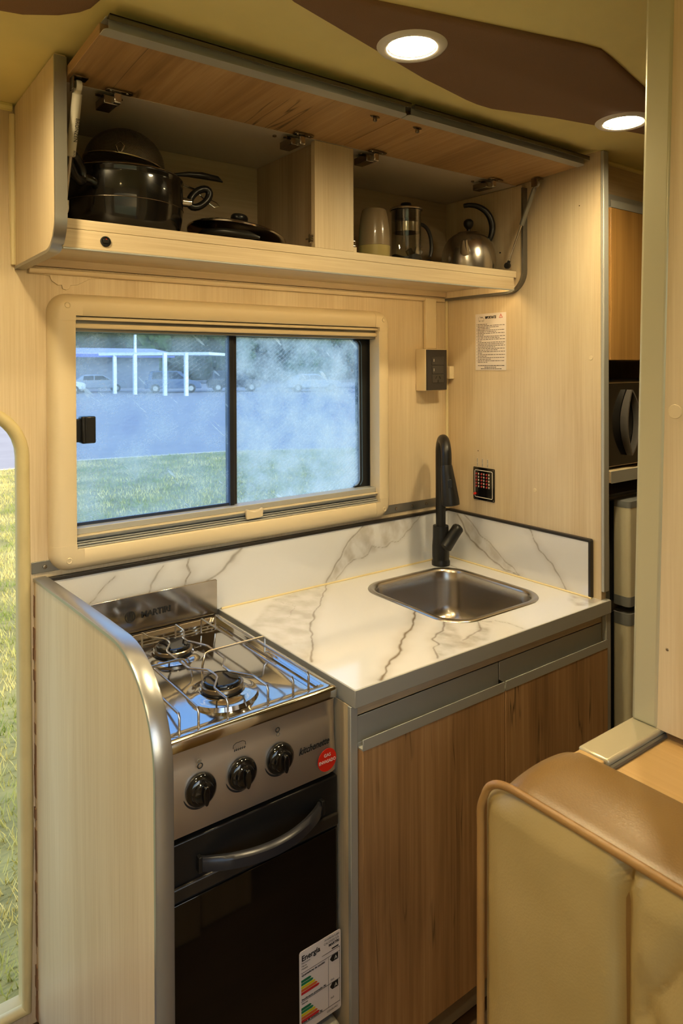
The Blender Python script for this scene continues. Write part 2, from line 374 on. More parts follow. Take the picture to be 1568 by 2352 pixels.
# ================================================================ STRUCTURE
ZF, ZC = .14, 1.95
def struct(o): o['kind'] = 'structure'; return o
struct(MB().box(-2.6,.95,-2.15,.03,ZF-.04,ZF).build('floor', floorW))
struct(MB().box(-2.6,.95,-2.15,.03,ZC,ZC+.03).build('ceiling', mCeil))
door_hole = arc(-1.272, 1.262, .10, 90, 0, 10) + [(-1.172, .17), (-1.80, .17)] + arc(-1.70, 1.262, .10, 180, 90, 8)
win_hole = rect(-1.098, -.243, 1.056, 1.560)
wb_ = MB().plate([rect(-2.6, .95, 0.05, ZC+.03), win_hole, door_hole], 0.0, .034, 'y').build('wall_back', creamZ); struct(wb_)
# rear wall behind the photographer, with an unseen window added for daylight fill, and the two ends
wf = MB().plate([rect(-2.6,.95,.05,ZC+.03), rect(-2.45,-.85,.9,1.80)], -2.18, -2.15, 'y').build('wall_front', creamZ); struct(wf)
struct(MB().box(-2.63,-2.6,-2.18,.034,.05,ZC+.03).build('wall_left', creamZ))
struct(MB().box(.95,.98,-2.18,.034,.05,ZC+.03).build('wall_end', creamZ))
w2 = struct(empty('fill_window', (-1.65,-2.165,1.0)))
fr = MB().plate([rrect(-2.50,-.80,.85,1.85,.06), rrect(-2.43,-.87,.92,1.78,.03)], -2.15, -2.128, 'y').build('window_frame', mWin, w2, bevel=.004)
MB().box(-2.45,-.85,-2.168,-2.164,.9,1.80).build('glass_pane', clear_glass('clear_window_glass', (.92,.96,1,1), .05), w2)

# partition beside the sink
wr = struct(MB().box(0,.018,-.508,0,ZF,ZC).build('wall_right', creamZ))
MB().box(-.0012,.0190,-.5170,-.5085,.90,ZC-.001).build('edge_profile', alu_s, wr, bevel=.0015)
MB().tube([(-.004,-.002,1.02),(-.004,-.002,1.632)], .0045, 8).build('corner_sealant', mGrout, wr)
for (y, z) in ((-.481,1.458), (-.152,1.150), (-.315,1.115)):
    MB().lathe([(.0055,0),(.005,.0007),(0,.0009)], (0,y,z), 'X', 16).build('screw_cap', mWin, wr)
for (y, z) in ((-.45,1.83), (-.12,1.20)):
    MB().lathe([(.0016,0),(.0012,.0008),(0,.001)], (0,y,z), 'X', 8).build('nail_head', nickel, wr)

# strip on the wall above the splashback
t1 = struct(MB().box(-1.158,-.004,-.003,0,1.032,1.055).build('trim_1', alu_d, None, bevel=.0008))
for x in (-1.133, -.205, -.145, -.09): MB().lathe([(.0045,0),(.004,.0018),(0,.0025)], (x,-.003,1.043), 'Y', 12).build('screw', nickel, t1)
# vinyl seal of the entrance opening
path = [(-1.172,0,.20)] + [(-1.172,0,.2+.1*k) for k in range(1,11)]
P = [(x, 0.002, z) for x, z in arc(-1.27,1.265,.098,0,90,10)] + [(x, .002, z) for x, z in arc(-1.70,1.265,.098,90,180,10)] + [(-1.798,.002,.72),(-1.798,.002,.175),(-1.5,.002,.172),(-1.172,.002,.175),(-1.169,.002,.5),(-1.171,.002,.9)]
d1 = struct(empty('door_1', (-1.485,0,.17)))
MB().tube(P, .0125, 12, closed=True).build('vinyl_seal', mSeal, d1)
jb = MB().plate([[(x*1.0,z) for x,z in (arc(-1.27,1.265,.104,90,0,8)+[(-1.166,.165),(-1.804,.165)]+arc(-1.70,1.265,.104,180,90,8))], [(x,z) for x,z in (arc(-1.272,1.262,.094,90,0,8)+[(-1.178,.177),(-1.794,.177)]+arc(-1.70,1.262,.094,180,90,8))]], .012, .042, 'y').build('door_jamb', mSeal, d1)
# ragged foam strip between wall and stove panel
rg = MB(); random.seed(3)
for i in range(40):
    z = .15+i*.021; rg.box(-1.155+random.uniform(-.0015,.0015), -1.141, -.012-random.random()*.003, 0, z, z+.0212)
struct(rg.build('trim_2', plain('brown_foam_strip', srgb(140,108,80), .8, bump=.4, bscale=120), None))
# cornice moulding
struct(MB().tube([(-2.6,-.004,ZC-.006),(-1.188,-.004,ZC-.006)], .008, 8).build('trim_3', mCeil))
struct(MB().tube([(-1.186,-.006,1.93),(-1.186,-.004,1.86),(-1.187,-.003,1.64)], [.007,.009,.005], 8).build('trim_4', mGrout))

# dinette wall (near right) with its profile edge
dw = struct(MB().add([(-.682,-1.022,1.0),(-.664,-1.022,1.0),(-.664,-1.046,ZC),(-.682,-1.046,ZC),(-.682,-2.15,1.0),(-.664,-2.15,1.0),(-.664,-2.15,ZC),(-.682,-2.15,ZC)],
        [(0,3,2,1),(4,5,6,7),(0,4,7,3),(1,2,6,5),(0,1,5,4),(3,7,6,2)]).build('wall_dinette', creamZ))
MB().add([(-.684,-1.025,1.0),(-.662,-1.025,1.0),(-.662,-1.049,ZC),(-.684,-1.049,ZC),(-.684,-.992,1.0),(-.662,-.990,1.0),(-.662,-1.012,ZC),(-.684,-1.014,ZC)],
        [(0,3,2,1),(4,5,6,7),(0,4,7,3),(1,2,6,5),(0,1,5,4),(3,7,6,2)]).build('edge_profile', plain('pale_profile', srgb(192,188,160), .3, .2), dw, bevel=.004, seg=3)
MB().lathe([(.0085,0),(.008,.0008),(0,.001)], (-.682,-1.047,1.385), 'X', 20).build('screw_cap', mWin, dw)
MB().lathe([(.002,0),(.0015,.0008),(0,.001)], (-.682,-1.037,1.10), 'X', 8).build('nail_head', nickel, dw)

# brown upholstered ceiling panels + lamps
bp1 = [(-.969,-.658),(-.642,-.572),(-.50,-.545),(-.465,-.541),(-.43,-.542),(-.28,-.587),(-.037,-.642),(.05,-.665),(.06,-.70),(-.20,-.752),(-.27,-.775),(-.44,-.812),(-.479,-.819),(-.52,-.812),(-.723,-.758),(-.95,-.698)]
def soft_panel(name, pts, label):
    n = len(pts); cx = sum(p[0] for p in pts)/n; cy = sum(p[1] for p in pts)/n
    ins = lambda k: [(x+(cx-x)*k*.02/max(.02,math.hypot(x-cx,y-cy))*5*.2, y+(cy-y)*k*.02/max(.02,math.hypot(x-cx,y-cy))*5*.2) for x,y in pts]
    rings = [(pts, ZC), (pts, ZC-.003), (ins(.35), ZC-.0065), (ins(.9), ZC-.008)]
    v = []; f = []
    for L_, z in rings: v += [(x,y,z) for x,y in L_]
    for r in range(len(rings)-1):
        for i in range(n): f.append((r*n+i, r*n+(i+1)%n, (r+1)*n+(i+1)%n, (r+1)*n+i))
    tri = tessellate_polygon([[Vector((x,y,0)) for x,y in rings[-1][0]]]); f += [tuple(i+(len(rings)-1)*n for i in t) for t in tri]
    o = MB().add(v, f).build(name, mBrown, None, smooth=60); return tag(o, label, 'ceiling panel', 'brown ceiling panels')
soft_panel('ceiling_panel', bp1, 'long dark brown padded ceiling panel holding two round lamps')
bp2 = [(-1.176,-.500),(-1.180,-.468),(-1.189,-.448),(-1.206,-.427),(-1.249,-.396),(-1.30,-.382),(-1.40,-.37),(-1.62,-.40),(-1.66,-.47),(-1.50,-.56),(-1.25,-.62)]
soft_panel('ceiling_panel', bp2, 'second brown padded ceiling panel, only its rounded tip showing at top left')

def downlight(x, y, label):
    z = ZC-.008
    t = empty('ceiling_lamp', (x,y,z), label, 'lamp', 'round recessed ceiling lamps')
    prof = [(.0385,-.0005),(.040,-.0035),(.046,-.0055),(.052,-.004),(.0555,0.0)]
    MB().lathe([(r,h) for r,h in prof]+[(.0555,.004),(.0385,.004)]+[prof[0]], (x,y,z), 'Z', 48).build('trim_ring', mTrimL, t)
    MB().lathe([(0,-.0012),(.036,-.0012),(.0388,0.0),(.0388,.002),(0,.002)], (x,y,z), 'Z', 40).build('lens', mLens, t)
    return t
downlight(-.742,-.658,'round lit ceiling lamp in the brown panel, nearer the top centre')
downlight(-.160,-.664,'round lit ceiling lamp at the right tip of the brown panel')
downlight(-1.345,-.462,'lit ceiling lamp cut off by the top left corner of the photo')
downlight(-1.55,-1.35,'unseen ceiling lamp added behind the photographer to fill the room')  # added fill lamp, out of view

# ================================================================ WINDOW 1
w1 = struct(empty('window_1', (-.68,0,1.03)))
WX0,WX1,WZ0,WZ1 = -1.127,-.238,1.028,1.590     # outer
IX0,IX1,IZ0,IZ1 = -1.075,-.279,1.072,1.545     # inner opening
D = .024
IX1X = -.2460
def frame_side(name, a, b, axis):
    """rounded bar profile along one side; a->b, outer to inner"""
    mb = MB()
    prof = [(0,0),(.004,-.010),(.012,-.019),(.022,-D),(.050,-D*.92),(.0515,-.004),(.0515,0)]
    v = []
    for p in (a, b):
        for u, y in prof: v.append((p, u, y))
    return prof
def bar(side, p0, p1, name='frame_profile'):
    wdt = {'top': WZ1-IZ1, 'bottom': IZ0-WZ0, 'left': IX0-WX0, 'right': WX1-IX1}[side]
    prof = [(0,0),(.06,-.011),(.20,-.020),(.40,-D),(.93,-D*.93),(1.0,-.020),(1.0,.02),(0,.02)]
    v = []
    for p in (p0, p1):
        for u, y in prof:
            k = u*wdt
            v.append({'top': (p,y,WZ1-k), 'bottom': (p,y,WZ0+k), 'left': (WX0+k,y,p), 'right': (WX1-k,y,p)}[side])
    n = len(prof); f = [tuple(range(n)), tuple(reversed(range(n,2*n)))] + [(i,(i+1)%n,n+(i+1)%n,n+i) for i in range(n)]
    # keep profile in front of the wall only where the wall is solid
    return MB().add(v, f).build(name, mWin, w1, smooth=35)
bar('top', -1.062, -.291); bar('bottom', -1.062, -.291); bar('left', 1.082, 1.535); bar('right', 1.082, 1.535)
def corner(cx, cz, sx, sz):
    """moulded corner cap: rounded outside, square inside corner at (cx,cz)"""
    wx = (IX0-WX0) if sx < 0 else (WX1-IX1); wz = (WZ1-IZ1) if sz > 0 else (IZ0-WZ0)
    ex = cx - sx*.0135; ez = cz - sz*.0105
    rr = .040; rings = []
    prof = [(0,0),(.06,-.0115),(.20,-.0205),(.40,-D-.0008),(.93,-D*.93-.0008)]
    for u, y in prof:
        ox = cx+sx*wx*(1-u); oz = cz+sz*wz*(1-u); r = max(.002, rr-u*.040)
        pts = [(ex, oz)]
        for k in range(9):
            a = R(90-90*k/8); pts.append((ox-sx*r+sx*r*math.cos(a), oz-sz*r+sz*r*math.sin(a)))
        pts.append((ox, ez)); rings.append([(px_,y,pz_) for px_,pz_ in pts])
    n = len(rings[0]); v = [p for r_ in rings for p in r_]; f = []
    for i in range(len(rings)-1):
        for k in range(n-1): f.append((i*n+k,i*n+k+1,(i+1)*n+k+1,(i+1)*n+k))
    b = len(v); v += [(ex,prof[-1][1],cz),(cx,prof[-1][1],cz),(cx,prof[-1][1],ez)]
    last = (len(rings)-1)*n
    f.append((last, b, b+1)); f.append(tuple([last+k for k in range(n)]+[b+2,b+1]))
    c2 = len(v); v += [(ex,0,cz),(cx,0,cz),(cx,0,ez)]
    f += [(b,b+1,c2+1,c2),(b+1,b+2,c2+2,c2+1)]
    # end caps
    f.append(tuple([i*n for i in range(len(rings))]+[b,c2])); f.append(tuple([i*n+n-1 for i in range(len(rings))]+[b+2,c2+2]))
    o = MB().add(v, f).build('corner_cap', mWin, w1, smooth=40)
    MB().lathe([(.0062,-.001),(.0062,.001),(.0052,.0022),(.0036,.0016),(.0034,-.0015),(0,-.0015)], (cx+sx*wx*.32, -D+.0006, cz+sz*wz*.45), 'Y', 16).build('screw_plug', mWin, o)
corner(IX0,IZ1,-1,1); corner(IX1,IZ1,1,1); corner(IX0,IZ0,-1,-1); corner(IX1,IZ0,1,-1)
# inner lining, blind cassette and lower rails
MB().box(IX0-.004,IX0,-.019,.045,IZ0,IZ1).build('reveal', mWin, w1); MB().box(-.2435,-.2395,.0002,.045,IZ0,IZ1).build('reveal', seal_b, w1)
MB().box(IX0,IX1X,-.014,.02,IZ1-.0085,IZ1-.0015).build('blind_rail', mWin, w1, bevel=.001)
MB().box(IX0,IX1X,-.004,.02,IZ1-.0150,IZ1-.0085).build('blind_recess', alu_d, w1)
MB().box(IX0,IX1X,-.010,.02,IZ1-.0255,IZ1-.0150).build('blind_rail', mWin, w1, bevel=.0025)
MB().box(IX0,IX1X,-.004,.03,IZ1-.0315,IZ1-.0255).build('blind_recess', alu_d, w1)
MB().box(IX0,IX1X,.030,.046,IZ1-.0325,IZ1+.02).build('head_rail', seal_b, w1)
for i in range(4): MB().box(IX0,IX1X,-.016+.005*i,.02,IZ0+.0005+.0042*i,IZ0+.0032+.0042*i).build('pleat', alu_s, w1, bevel=.0006)
MB().box(IX0,IX1X,-.009,.018,IZ0+.0175,IZ0+.0225).build('lower_rail', alu_s, w1, bevel=.0008)
MB().box(IX0,IX1X,-.012,.012,IZ0+.0225,IZ0+.0255).build('lower_rail', mWin, w1)
MB().box(IX0,IX1X,-.004,.034,IZ0+.0255,IZ0+.0385).build('sill_rail', alu_s, w1, bevel=.0012)
MB().box(IX0,IX1X,.02,.05,IZ0-.012,IZ0+.012).build('sill_base', seal_b, w1)
# sliding sashes
GZ0, GZ1 = IZ0+.030, IZ1-.012
MB().box(-1.095,-.706,.0215,.0245,GZ0,GZ1).build('glass_pane', glassL, w1, smooth=0)
MB().box(-.706,-.243,.0335,.0365,GZ0,GZ1).build('glass_pane', glassR, w1, smooth=0)
MB().box(-1.096,-.700,.0195,.0265,IZ0+.0385,IZ0+.0445).build('gasket', plain('blue_black_gasket', srgb(40,50,72), .4), w1)
MB().box(-.7105,-.6990,.015,.040,GZ0,GZ1).build('mullion', seal_b, w1, bevel=.002)
MB().box(-.6990,-.6860,.026,.046,GZ0,GZ1).build('mullion', plain('charcoal_profile', srgb(48,46,42), .4), w1, bevel=.002)
MB().box(-.712,-.7095,.016,.030,GZ0,GZ1).build('gasket', plain('blue_gasket', srgb(52,74,120), .4), w1)
# dark profile with rounded glass corner on the right
GX = -.311
lp = [(-.2437,IZ0+.02),(-.2437,IZ1-.02),(GX-.02,IZ1-.02)] + arc(GX-.016, IZ1-.0345-.016, .016, 90, 0, 6) + arc(GX-.016, IZ0+.042+.018, .018, 0, -90, 6) + [(GX-.02,IZ0+.02)]
MB().plate([lp], .028, .046, 'y').build('sash_profile', seal_b, w1)
MB().tube([(x,.0275,z) for x,z in (arc(GX-.018, IZ1-.052, .016, 90, 0, 6)+arc(GX-.018, IZ0+.062, .018, 0, -90, 6))], .0022, 8).build('gasket', plain('pale_blue_gasket', srgb(120,150,200), .35), w1)
MB().tube([(x+.010,.0275,z) for x,z in (arc(GX-.018, IZ1-.050, .016, 60, 0, 6)+arc(GX-.018, IZ0+.060, .018, 0, -60, 6))], .0018, 8).build('gasket', plain('steel_blue_gasket', srgb(70,92,118), .35), w1)
MB().box(-.2640,-.2570,.016,.0278,IZ0+.0385,IZ1-.0315).build('blind_guide', mWhite, w1, bevel=.001)
MB().box(-.2760,-.2740,.020,.0278,IZ0+.0385,IZ1-.0315).build('gasket', plain('slate_gasket', srgb(52,54,60), .4), w1)
# catch on the left sash
lt = MB().box(-1.075,-1.058,.004,.021,1.286,1.334).build('window_latch', blackP, w1, bevel=.002)
MB().box(-1.060,-1.031,-.006,.021,1.283,1.339).build('latch_grip', blackP, lt, bevel=.003)
MB().box(-1.053,-1.049,-.009,-.005,1.284,1.338).build('latch_rib', blackP, lt, bevel=.001)
# pleated blind pull
pts = [(-.686,1.082),(-.684,1.079),(-.65,1.080),(-.641,1.083),(-.640,1.1005),(-.643,1.103)] + [(-.643-.040*k/8, 1.1035-.0075*math.sin(math.pi*k/8)) for k in range(1,8)] + [(-.684,1.103),(-.687,1.1005)]
MB().plate([pts], -.019, -.012, 'y').build('blind_pull', mWin, w1, bevel=.0015)

# ================================================================ SPLASHBACKS AND WORKTOP
c_v = [([(-.452,-.013),(-.549,-.121),(-.604,-.18),(-.653,-.232),(-.698,-.304),(-.747,-.379)],.0035,.75),
 ([(-.4,-.29),(-.475,-.362),(-.531,-.395),(-.579,-.441),(-.643,-.476),(-.673,-.502),(-.693,-.515)],.0048,.95),
 ([(-.302,-.446),(-.297,-.472),(-.293,-.516)],.002,.4),([(-.072,-.082),(-.088,-.123),(-.101,-.154)],.003,.6),
 ([(-.395,-.381),(-.445,-.416),(-.484,-.436),(-.498,-.463),(-.524,-.483),(-.542,-.513)],.004,.7),
 ([(-.315,-.445),(-.336,-.42),(-.37,-.46),(-.40,-.470),(-.44,-.479)],.004,.55),([(-.62,-.03),(-.60,-.10),(-.66,-.15)],.002,.35)]
c_p = [([(-.452,-.013),(-.549,-.121),(-.604,-.18),(-.653,-.232),(-.698,-.304),(-.747,-.379),(-.76,-.35),(-.76,-.236),(-.748,-.146),(-.706,-.102),(-.613,-.025),(-.513,-.006)],.34),
 ([(-.395,-.381),(-.445,-.416),(-.484,-.436),(-.498,-.463),(-.524,-.483),(-.542,-.513),(-.493,-.512),(-.451,-.513),(-.401,-.509),(-.315,-.445),(-.336,-.42),(-.4,-.466),(-.44,-.479),(-.398,-.421)],.42),
 ([(-.011,-.426),(.02,-.466),(.02,-.514),(-.054,-.516),(-.086,-.495),(-.064,-.466)],.5)]
b_v = [([(-.827,1.008),(-.832,.994),(-.824,.978),(-.835,.96),(-.84,.93)],.005,.8),([(-.889,1.006),(-.902,.987),(-.919,.966),(-.93,.93)],.003,.55),
 ([(-.997,1.0),(-1.017,.981),(-1.049,.955),(-1.08,.92)],.0025,.6),([(-.698,1.01),(-.723,.985),(-.768,.961),(-.79,.947),(-.82,.90)],.004,.6),
 ([(-.449,.884),(-.414,.932),(-.378,.978),(-.331,1.014)],.003,.7),([(-.115,1.016),(-.162,.981),(-.203,.957),(-.258,.947),(-.30,.955),(-.312,.936),(-.361,.929),(-.386,.916),(-.421,.888)],.0025,.55)]
b_p = [([(-.449,.884),(-.414,.932),(-.378,.978),(-.331,1.02),(-.274,1.02),(-.115,1.02),(-.162,.981),(-.203,.957),(-.258,.947),(-.312,.936),(-.361,.929),(-.386,.916),(-.421,.888)],.42)]
r_v = [([(-.048,1.010),(-.099,.948),(-.164,.912),(-.232,.887),(-.276,.885)],.004,.8),([(-.079,1.010),(-.148,.961),(-.21,.925),(-.276,.885)],.003,.65),
 ([(-.305,1.012),(-.332,.98),(-.339,.968),(-.368,.943),(-.398,.911),(-.417,.884)],.004,.65)]
r_p = [([(-.048,1.007),(-.079,1.009),(-.148,.961),(-.21,.925),(-.276,.885),(-.232,.887),(-.164,.912),(-.099,.948)],.38)]
def vein_colors(U, W, veins, patches, seed=0):
    n = len(U); jit = np.array([[noise.noise(Vector((u*38+seed, w*38, 1.3))), noise.noise(Vector((u*38, w*38+seed, 7.7)))] for u, w in zip(U, W)])
    fine = np.array([noise.fractal(Vector((u*26+w*9+seed, w*17-u*5, 3.1)), .9, 2.1, 5) for u, w in zip(U, W)])
    u = U + jit[:,0]*.007 + 0; w = W + jit[:,1]*.007
    dark = np.zeros(n); soft = np.zeros(n)
    for pl, wd, st in veins:
        dmin = np.full(n, 9.)
        for (ax, ay), (bx, by) in zip(pl[:-1], pl[1:]):
            dx, dy = bx-ax, by-ay; t = np.clip(((u-ax)*dx+(w-ay)*dy)/(dx*dx+dy*dy), 0, 1)
            dmin = np.minimum(dmin, np.hypot(u-ax-t*dx, w-ay-t*dy))
        wv = wd*(.55+.9*np.clip(fine+.5, 0, 1.2))
        dark = np.maximum(dark, st*np.exp(-(dmin/(wv*.5))**2)); soft = np.maximum(soft, .30*st*np.exp(-(dmin/(wd*3.5))**2))
    for pg, st in patches:
        inside = np.zeros(n, bool); m = len(pg)
        for i in range(m):
            (x1,y1),(x2,y2) = pg[i], pg[(i+1)%m]
            c = ((y1 > w) != (y2 > w)) & (u < (x2-x1)*(w-y1)/((y2-y1) if abs(y2-y1) > 1e-9 else 1e-9)+x1)
            inside ^= c
        dmin = np.full(n, 9.)
        for i in range(m):
            (ax,ay),(bx,by) = pg[i], pg[(i+1)%m]; dx, dy = bx-ax, by-ay
            t = np.clip(((u-ax)*dx+(w-ay)*dy)/max(1e-9,dx*dx+dy*dy), 0, 1); dmin = np.minimum(dmin, np.hypot(u-ax-t*dx, w-ay-t*dy))
        k = np.where(inside, np.clip(.35+dmin/.012, 0, 1), np.exp(-(dmin/.003)**2)*.35)
        soft = np.maximum(soft, st*k*np.clip(.72+fine*1.25, .10, 1.35))
    base = np.array([.78,.785,.80]); gray = np.array([.30,.25,.185]); dk = np.array([.15,.105,.06])
    col = base[None,:]*(1-soft[:,None]) + gray[None,:]*soft[:,None]
    col = col*(1-dark[:,None]) + dk[None,:]*dark[:,None]
    return np.clip(col, 0, 1)
def marble_grid(name, u0, u1, w0, w1, mapf, veins, patches, hole, parent, step, thick, seed=0):
    nu = max(2, int(round((u1-u0)/step))); nw = max(2, int(round((w1-w0)/step)))
    us = np.linspace(u0, u1, nu+1); ws_ = np.linspace(w0, w1, nw+1)
    UU, WW = np.meshgrid(us, ws_); U = UU.ravel(); W = WW.ravel()
    col = vein_colors(U, W, veins, patches, seed)
    v = [mapf(a, b, 0) for a, b in zip(U, W)]; f = []
    for j in range(nw):
        for i in range(nu):
            cu = (us[i]+us[i+1])/2; cw = (ws_[j]+ws_[j+1])/2
            if hole and hole(cu, cw): continue
            a = j*(nu+1)+i; f.append((a, a+1, a+nu+2, a+nu+1))
    nb = len(v); v += [mapf(a, b, thick) for a, b in ((u0,w0),(u1,w0),(u1,w1),(u0,w1))]
    c = [0, nu, nw*(nu+1)+nu, nw*(nu+1)]
    for k in range(4): f.append((c[k], c[(k+1)%4], nb+(k+1)%4, nb+k))
    if not hole: f.append((nb, nb+1, nb+2, nb+3))
    me = bpy.data.meshes.new(name); off = wl(parent) if parent else Vector()
    me.from_pydata([(p[0]-off.x,p[1]-off.y,p[2]-off.z) for p in v], [], f)
    at = me.color_attributes.new('vein', 'FLOAT_COLOR', 'POINT')
    arr = np.ones((len(v), 4)); arr[:len(col), :3] = col; arr[len(col):, :3] = (.78,.74,.68); at.data.foreach_set('color', arr.ravel())
    bm = bmesh.new(); bm.from_mesh(me); bmesh.ops.recalc_face_normals(bm, faces=bm.faces)
    bm.to_mesh(me); bm.free()
    me.materials.append(marble); o = bpy.data.objects.new(name, me); COL.objects.link(o); o.parent = parent; return o

sb = empty('splashback', (-.565,-.004,.88), 'long veined marble splashback along the back wall under the window', 'splashback', 'marble splashbacks')
marble_grid('marble_panel', -1.130,-.0105,.881,1.014, lambda u,w,t: (u,-.010+t,w), b_v, b_p, None, sb, .0028, .0095, 3)
MB().box(-1.130,-.0105,-.0125,-.0005,1.014,1.0215).build('edge_strip', plain('black_edge_strip', srgb(36,32,28), .4), sb, bevel=.001)
sr = empty('splashback', (-.005,-.245,.88), 'short veined marble splashback on the partition right of the sink', 'splashback', 'marble splashbacks')
marble_grid('marble_panel', -.4800,-.0105,.881,1.014, lambda u,w,t: (-.010+t,u,w), r_v, r_p, None, sr, .0028, .0095, 9)
MB().plate([[(-.0125,1.0145),(-.0125,1.0215),(-.484,1.0215),(-.4875,1.018),(-.4875,.881),(-.4805,.881),(-.4805,1.0145)]], -.0125, -.0005, 'x').build('edge_strip', bpy.data.materials['black_edge_strip'], sr, bevel=.001)
wt = empty('worktop', (-.37,-.26,.86), 'white veined marble worktop with an aluminium edge around the sink', 'worktop')
SX0,SX1,SY0,SY1,SRr = -.405,-.078,-.425,-.075,.075
def in_rr(x, y, g=0):
    x0,x1,y0,y1,r = SX0+g,SX1-g,SY0+g,SY1-g,SRr
    if not (x0 < x < x1 and y0 < y < y1): return False
    cx = min(max(x, x0+r), x1-r); cy = min(max(y, y0+r), y1-r)
    return math.hypot(x-cx, y-cy) < r
marble_grid('marble_slab', -.752,.0,-.5195,-.011, lambda u,w,t: (u,w,.88-t), c_v, c_p, lambda x,y: in_rr(x,y,.012), wt, .0026, .012, 5)
MB().box(-.7540,.017,-.5235,-.5195,.850,.8806).build('edge_profile', alu_s, wt, bevel=.0008)
MB().box(-.7560,-.7520,-.5235,-.011,.850,.8806).build('edge_profile', alu_s, wt, bevel=.0008)
MB().box(-.0005,.017,-.5195,-.5085+.0,.850,.8806).build('edge_profile', alu_s, wt)
MB().box(-.752,-.001,-.515,-.43,.852,.867).build('core_board', creamX, wt); MB().box(-.752,-.41,-.43,-.002,.852,.867).build('core_board', creamX, wt)
MB().box(-.070,-.001,-.43,-.002,.852,.867).build('core_board', creamX, wt)
MB().tube([(-.75,-.0125,.8812),(-.011,-.0125,.8812)], .0028, 6).build('sealant_bead', mGrout, wt)
MB().tube([(-.0125,-.012,.8812),(-.0125,-.49,.8812)], .0028, 6).build('sealant_bead', mGrout, wt)

# ---- sink
sk = empty('sink', ((SX0+SX1)/2,(SY0+SY1)/2,.88), 'square stainless steel sink bowl with rounded corners set in the marble worktop', 'sink')
mb = MB(); rings = []
def rr_loop(g, z, r):
    P = rrect(SX0+g, SX1-g, SY0+g, SY1-g, max(.012, r), 10); return [(x,y,z) for x,y in P]
specs = [(0,.8803,SRr),(.001,.8822,SRr),(.006,.8836,SRr-.004),(.012,.8832,SRr-.008),(.0165,.8800,SRr-.012),(.019,.8740,SRr-.013),(.022,.85,SRr-.014),(.027,.79,SRr-.015),(.033,.765,SRr-.018),(.045,.753,SRr-.022),(.07,.749,SRr-.035),(.12,.7475,.03)]
for g, z, r in specs: rings.append(rr_loop(g, z, r))
n = len(rings[0]); v = [p for r_ in rings for p in r_]; f = []
for i in range(len(rings)-1):
    for k in range(n): f.append((i*n+k, i*n+(k+1)%n, (i+1)*n+(k+1)%n, (i+1)*n+k))
f.append(tuple((len(rings)-1)*n+k for k in range(n)))
MB().add(v, f).build('bowl', steel_b, sk, smooth=70)
cx, cy = (SX0+SX1)/2, (SY0+SY1)/2
MB().lathe([(.040,.7478),(.038,.7492),(.030,.7488),(.026,.745),(0,.744)], (cx,cy,0), 'Z', 32).build('drain', chrome, sk)

# ---- faucet
fx, fy = -.091, -.062
fc = empty('faucet', (fx,fy,.88), 'matt black pull-down kitchen faucet standing behind the sink', 'faucet')
MB().lathe([(.0255,.8805),(.0255,.892),(.0235,.895),(.0235,.899),(.0240,.905),(.0240,.935),(.0225,.955),(.0220,.985),(.0215,.991),(.0,.991)], (fx,fy,0), 'Z', 32).build('body', blackM, fc)
# pipe: rises, arches towards the sink (to -y, +x as seen) 
pd_ = Vector((-.57,-.82,0)).normalized()
arcp = [Vector((fx,fy,.99)), Vector((fx,fy,1.08)), Vector((fx,fy,1.180))]
ra = .046
for k in range(1, 13):
    a = math.pi*k/12; arcp.append(Vector((fx,fy,1.192)) + pd_*(ra-ra*math.cos(a)) + Vector((0,0,ra*1.0*math.sin(a))))
arcp.append(arcp[-1]+Vector((0,0,-.018)))
MB().tube(arcp, [.0138]*3+[.0140]*13, 20).build('pipe', blackM, fc)
hx = arcp[-1]; hd = (Vector((0,0,-1))+pd_*.10+Vector((.07,-.05,0))).normalized()
rot = Vector((0,0,1)).rotation_difference(hd).to_matrix()
hp = MB().lathe([(0,0),(.0143,0),(.0155,.004),(.0185,.035),(.0222,.075),(.0240,.100),(.0238,.106),(.019,.108),(.0175,.104),(0,.104)], hx, 'Z', 32, rot).build('spray_head', blackM, fc)
bt = hx + hd*.050 + Vector((-.55,-.83,0)).normalized()*.0172
br = Matrix((Vector((.83,-.55,0)), -Vector((-.55,-.83,0.14)).normalized(), Vector((0,0,1)))).transposed()
bpts = [(x,z) for x,z in rrect(-.0055,.0055,-.015,.015,.0054,6)]
bv = MB(); vv = [bt + br @ Vector((x, t, z)) for t in (-.004,.004) for x, z in bpts]; nb_ = len(bpts)
bv.add(vv, [tuple(range(nb_)), tuple(reversed(range(nb_,2*nb_)))]+[(i,(i+1)%nb_,nb_+(i+1)%nb_,nb_+i) for i in range(nb_)])
bv.build('spray_button', plain('button_black', srgb(40,44,52), .25), hp, bevel=.001)
# lever: round hub on the side, flat capsule going up right
lv = MB(); q0 = Vector((fx-.004,fy-.022,.935)); q1 = Vector((fx+.034,fy-.034,.985))
lv.tube([q0+(q1-q0)*t for t in (-.12,-.06,0,.3,.7,1.0,1.08,1.14)], [.006,.015,.0185,.0175,.0165,.0165,.0130,.004], 20)
lv.build('lever', blackM, fc)

